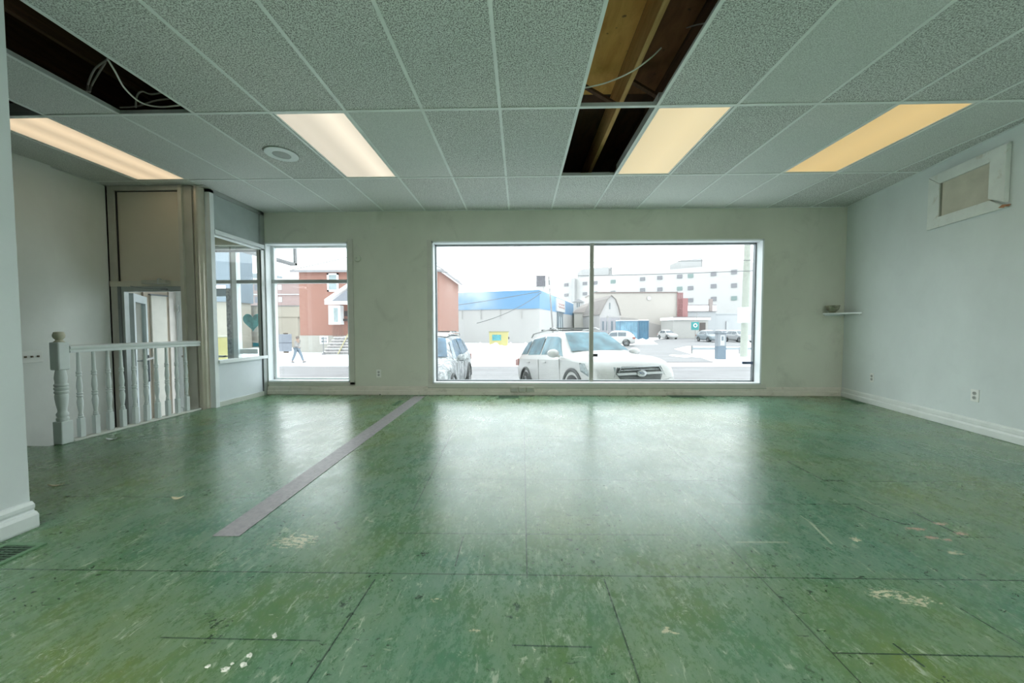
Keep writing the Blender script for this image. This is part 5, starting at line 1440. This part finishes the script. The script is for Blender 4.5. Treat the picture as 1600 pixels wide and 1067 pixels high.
def make_car(name, label, cat, loc, rz, paint, glass, s_=1.0, tilt=0.0, detail=True, snow=None, dark=None, group=None, lamp=None):
    t = thing(name, label, cat, loc, rz, group)
    dark = dark or mat('car_black_trim', (.05, .055, .06), .5)
    mb = MB(); rows = []
    for st_ in CAR_ST:
        x = st_[0]; h = car_sec(x)
        rows.append([(x, y, z) for y, z in h] + [(x, -y, z) for y, z in reversed(h)])
    mb.grid(rows, cv=True, cap=True)
    b = mb.build('body', paint, t, smooth=True, local=True)
    ss = b.modifiers.new('sub', 'SUBSURF'); ss.levels = 1; ss.render_levels = 1
    # windows
    def sidewin(x0, x1, sgn, t0=.10, t1=.93, x0t=None, x1t=None):
        x0t = x0 if x0t is None else x0t; x1t = x1 if x1t is None else x1t
        m = MB(); n = 6; rws = []
        for k in range(n + 1):
            lo = x0 + (x1 - x0) * k / n; hi = x0t + (x1t - x0t) * k / n; r = []
            for j in range(5):
                tt = t0 + (t1 - t0) * j / 4; x = lo + (hi - lo) * j / 4
                y, z = side_pos(x, tt, .012); r.append((x, sgn * y, z))
            rws.append(r)
        m.grid(rws); return m
    for sg in (-1, 1):
        sidewin(-.36, .86, sg, x1t=.34).build('side_window', glass, t, local=True)
        sidewin(-1.30, -.44, sg).build('side_window', glass, t, local=True)
        if detail: sidewin(-1.98, -1.38, sg, .14, .90, x0t=-1.72).build('side_window', glass, t, local=True)
    m = MB(); rws = []
    for k in range(6):
        x = .98 + (.36 - .98) * k / 5; _, zb, zr, w, wr, z0 = car_attr(x)
        hw = .70 + (.53 - .70) * k / 5
        rws.append([(x + .02, hw * (j / 4 - 1) if False else -hw + 2 * hw * j / 8, zr + .035 + (.006 if 0 < j < 8 else 0)) for j in range(9)])
    m.grid(rws).build('windshield', glass, t, local=True)
    MB().grid([[(-2.315 + .0, -.55, 1.08), (-2.315, .55, 1.08)], [(-1.92, -.50, 1.50), (-1.92, .50, 1.50)]]).build('rear_window', glass, t, local=True)
    for sx in (1.36, -1.32):
        for sg in (-1, 1):
            R = Matrix.Translation((sx, sg * .80, .33)) @ Matrix.Rotation(-sg * pi / 2, 4, 'X')
            arch = MB()
            arch.tube([(sx + .40 * cos(a_), sg * .895, .35 + .41 * sin(a_)) for a_ in [pi * k / 14 for k in range(15)]], .04, 6)
            arch.build('wheel_arch', dark, t, smooth=True, local=True)
            MB().lathe([(.37, .02), (.385, .09), (.385, .095), (.01, .096)], (0, 0, 0), 24, R).build('wheel_well', BLACK, t, local=True)
            wh = MB().lathe([(.24, .0), (.32, .0), (.33, .03), (.33, .10), (.30, .125), (.225, .13), (.22, .10)], (0, 0, 0), 28, R).build('tyre', mat('tyre_rubber', (.06, .06, .065), .8), t, smooth=True, local=True)
            q = MB().lathe([(.215, .08), (.225, .12), (.205, .125), (.20, .10)], (0, 0, 0), 28, R)
            for k in range(5):
                a_ = 2 * pi * k / 5
                q.box(-.03, .03, .03, .21, .095, .118, R @ Matrix.Rotation(a_, 4, 'Z'))
            q.lathe([(.06, .09), (.055, .125), (.01, .128)], (0, 0, 0), 14, R)
            q.build('rim', mat('alloy_rim', (.62, .64, .66), .3, .4), t, local=True)
    # lamps, grille, mirrors, bumper
    lampm = lamp or mat('headlamp_glass', (.42, .50, .52), .15, var=.3, scale=20)
    for sg in (-1, 1):
        MB().prism([(2.12, sg * .46, .79), (1.66, sg * .885, .88), (1.70, sg * .895, .74), (1.93, sg * .87, .64), (2.16, sg * .52, .62)], (.12, sg * .02, .01)).build('headlamp', lampm, t, local=True)
        if detail:
            MB().prism([(2.215, sg * .42, .775), (1.70, sg * .91, .895), (1.70, sg * .91, .875), (2.215, sg * .42, .75)], (.02, 0, 0)).build('lamp_brow', dark, t, local=True)
        MB().ball((.78, sg * 1.02, 1.10), .12, 10, (.7, 1.1, .75)).bar((.80, sg * .88, 1.03), (.78, sg * .98, 1.06), .06, .05).build('mirror', [paint], t, smooth=True, local=True)
        MB().prism([(-2.29, sg * .55, .82), (-2.29, sg * .80, .82), (-2.27, sg * .80, 1.02), (-2.27, sg * .60, 1.02)], (-.03, 0, 0)).box(-2.24, -1.98, sg * .845 - .03, sg * .845 + .03, .82, 1.0).build('tail_lamp', mat('tail_lamp_red', (.60, .16, .12), .3), t, local=True)
    if detail:
        gm = mat('grille_black', (.07, .08, .09), .4, var=.3, scale=30)
        gr = MB().prism([(2.20, -.44, .80), (2.20, .44, .80), (2.20, .50, .70), (2.25, .40, .56), (2.25, -.40, .56), (2.20, -.50, .70)], (.07, 0, -.01)).build('grille', gm, t, local=True)
        ch = mat('chrome_bar', (.62, .66, .68), .2, .6)
        MB().box(2.275, 2.30, -.52, .52, .665, .715).build('grille_bar', mat('white_bar', (.78, .82, .84), .3), gr, local=False) if False else None
        q = MB().prism([(2.285, -.50, .700), (2.285, .50, .700), (2.29, .48, .66), (2.29, -.48, .66)], (.025, 0, 0)); q.build('grille_bar', mat('white_bar', (.78, .82, .84), .3), t, local=True)
        q = MB().tube([(2.29, .455 * a_[0], .665 + a_[1]) for a_ in ((-1.0, .04), (-.88, .135), (.88, .135), (1.0, .04))], .014, 6); q.build('grille_surround', ch, t, smooth=True, local=True)
        q = MB()
        for k in range(5): q.ball((2.29, -.34 + .17 * k, .745), .014, 6)
        q.tube([(2.285, -.42, .745), (2.285, .42, .745)], .007, 5); q.build('grille_studs', ch, t, local=True)
        em = MB().lathe([(.105, 0), (.105, .012), (.09, .016)], (0, 0, 0), 28, Matrix.Translation((2.312, 0, .68)) @ Matrix.Rotation(pi / 2, 4, 'Y') @ Matrix.Diagonal((.55, 1.0, 1.0, 1)))
        em.build('emblem', ch, t, smooth=True, local=True)
        q = MB()
        for (a_, b_, r2) in ((-.035, .012, .016), (.0, .020, .009), (.028, .014, .009), (.04, -.006, .009), (.01, -.014, .009), (-.012, -.004, .008)):
            q.ball((2.332, a_, .68 + b_), r2, 6, (.4, 1, 1))
        q.build('emblem_stars', mat('blue_enamel', (.10, .16, .32), .3), t, local=True)
        MB().box(2.23, 2.31, -.62, .62, .34, .42).build('lower_intake', dark, t, local=True)
        rk = MB()
        for sg in (-1, 1):
            rk.tube([(-1.65, sg * .56, 1.60), (-1.5, sg * .56, 1.69), (-.1, sg * .57, 1.72), (.10, sg * .56, 1.655)], .022, 8)
        rk.build('roof_rail', mat('silver_rail', (.60, .62, .63), .35, .3), t, smooth=True, local=True)
        MB().box(-.85, -.79, -.60, .60, 1.715, 1.745).box(-.30, -.24, -.60, .60, 1.715, 1.745).build('cross_bar', dark, t, local=True)
        MB().box(-1.9, -1.84, .68, .70, 1.0, 1.02).build('handle', ch, t, local=True) if False else None
        q = MB()
        for sg in (-1, 1):
            for hx in (-1.18, -.10): q.box(hx, hx + .16, sg * .905 - .012, sg * .905 + .012, .90, .925)
        q.build('door_handle', paint, t, bevel=.005, local=True)
        q = MB()
        for sg in (-1, 1):
            for hx in (-.40, .80): q.box(hx - .004, hx + .004, sg * .897 - .006, sg * .897 + .006, .35, .98)
        q.build('door_gap', mat('door_gap_grey', (.4, .4, .4), .6), t, local=True)
        MB().tube([(-.02, -.34, 1.08), (.55 + .42, -.1, 1.12), (.98, .30, 1.115)], .01, 4).build('wiper', dark, t, local=True) if False else None
    if snow:
        rws = []
        for k in range(8):
            x = -1.7 + 1.9 * k / 7; _, zb, zr, w, wr, z0 = car_attr(x)
            rws.append([(x, wr * .9 * (j / 4 - 1), zr + .01 + .06 * sin(pi * j / 8) ** .4 * (1 if 0 < k < 7 else .2)) for j in range(9)])
        MB().grid(rws).build('roof_snow', snow, t, smooth=True, local=True)
    t.scale = (s_, s_, s_)
    t.rotation_euler = (0, -tilt, rz)
    return t
WHITE_CAR = mat('white_car_paint', (.84, .84, .83), .25, var=.02)
CAR_GLASS = mat('tinted_car_glass', (.16, .26, .30), .08, var=.5, scale=3)
CAR_GLASS_L = mat('pale_car_glass', (.14, .30, .38), .15, var=.5, scale=3, spec=.2)
make_car('white_suv', 'white wagon with roof rails and dark grille parked facing the large window', 'car', (1.494, 8.64, -.765), -pi / 2 + .329, WHITE_CAR, CAR_GLASS_L, 1.031, .092)
SLUSH = bpy.data.materials.new('slush_crusted_paint'); t = NT(SLUSH)
n = t.noise(t.mapping(t.pos, (1, 1, .5)), 7, 6, .75, 1.0)
t.put(t.bsdf.inputs['Base Color'], t.mix(t.ramp(n, [(.38, 0.0), (.56, 1.0)]), (.55, .57, .59), (.17, .18, .19))); t.bsdf.inputs['Roughness'].default_value = .6
make_car('snowy_car', 'slush covered pale car cut off by the left edge of the large window', 'car', (-2.45, 9.30, -.83), -pi / 2 + .01, SLUSH, mat('blue_car_glass', (.13, .27, .42), .08, var=.5, scale=3), 1.0, .0, snow=SNOW_CLEAN)
def far_car(u, v, y, rz, paint, label, s_=1.0):
    p = atY(u, v, y)
    make_car('parked_car', label, 'car', (p.x, y, GZ + .03), rz, paint, mat('dark_car_glass', (.18, .22, .26), .2), s_, 0, False, snow=SNOW_CLEAN, group='parked cars in the lot')
far_car(1043, 516, 66, -pi / 2 + .1, WHITE_CAR, 'white car parked near the beige hall, farthest along the lot drive')
far_car(959, 524, 40, 2.9, WHITE_CAR, 'snowed-in white car between the barn and the blue container')
far_car(1108, 520, 52, -pi / 2 + .0, mat('blue_grey_paint', (.42, .50, .55), .3), 'blue grey car parked left of the pay station head')
far_car(1131, 519, 58, -pi / 2 + .1, mat('silver_paint', (.55, .58, .62), .3), 'silver car directly behind the pay station')
far_car(1154, 520, 51, -pi / 2 + .1, mat('pale_silver_paint', (.66, .67, .69), .3), 'pale silver car nearest the utility pole')
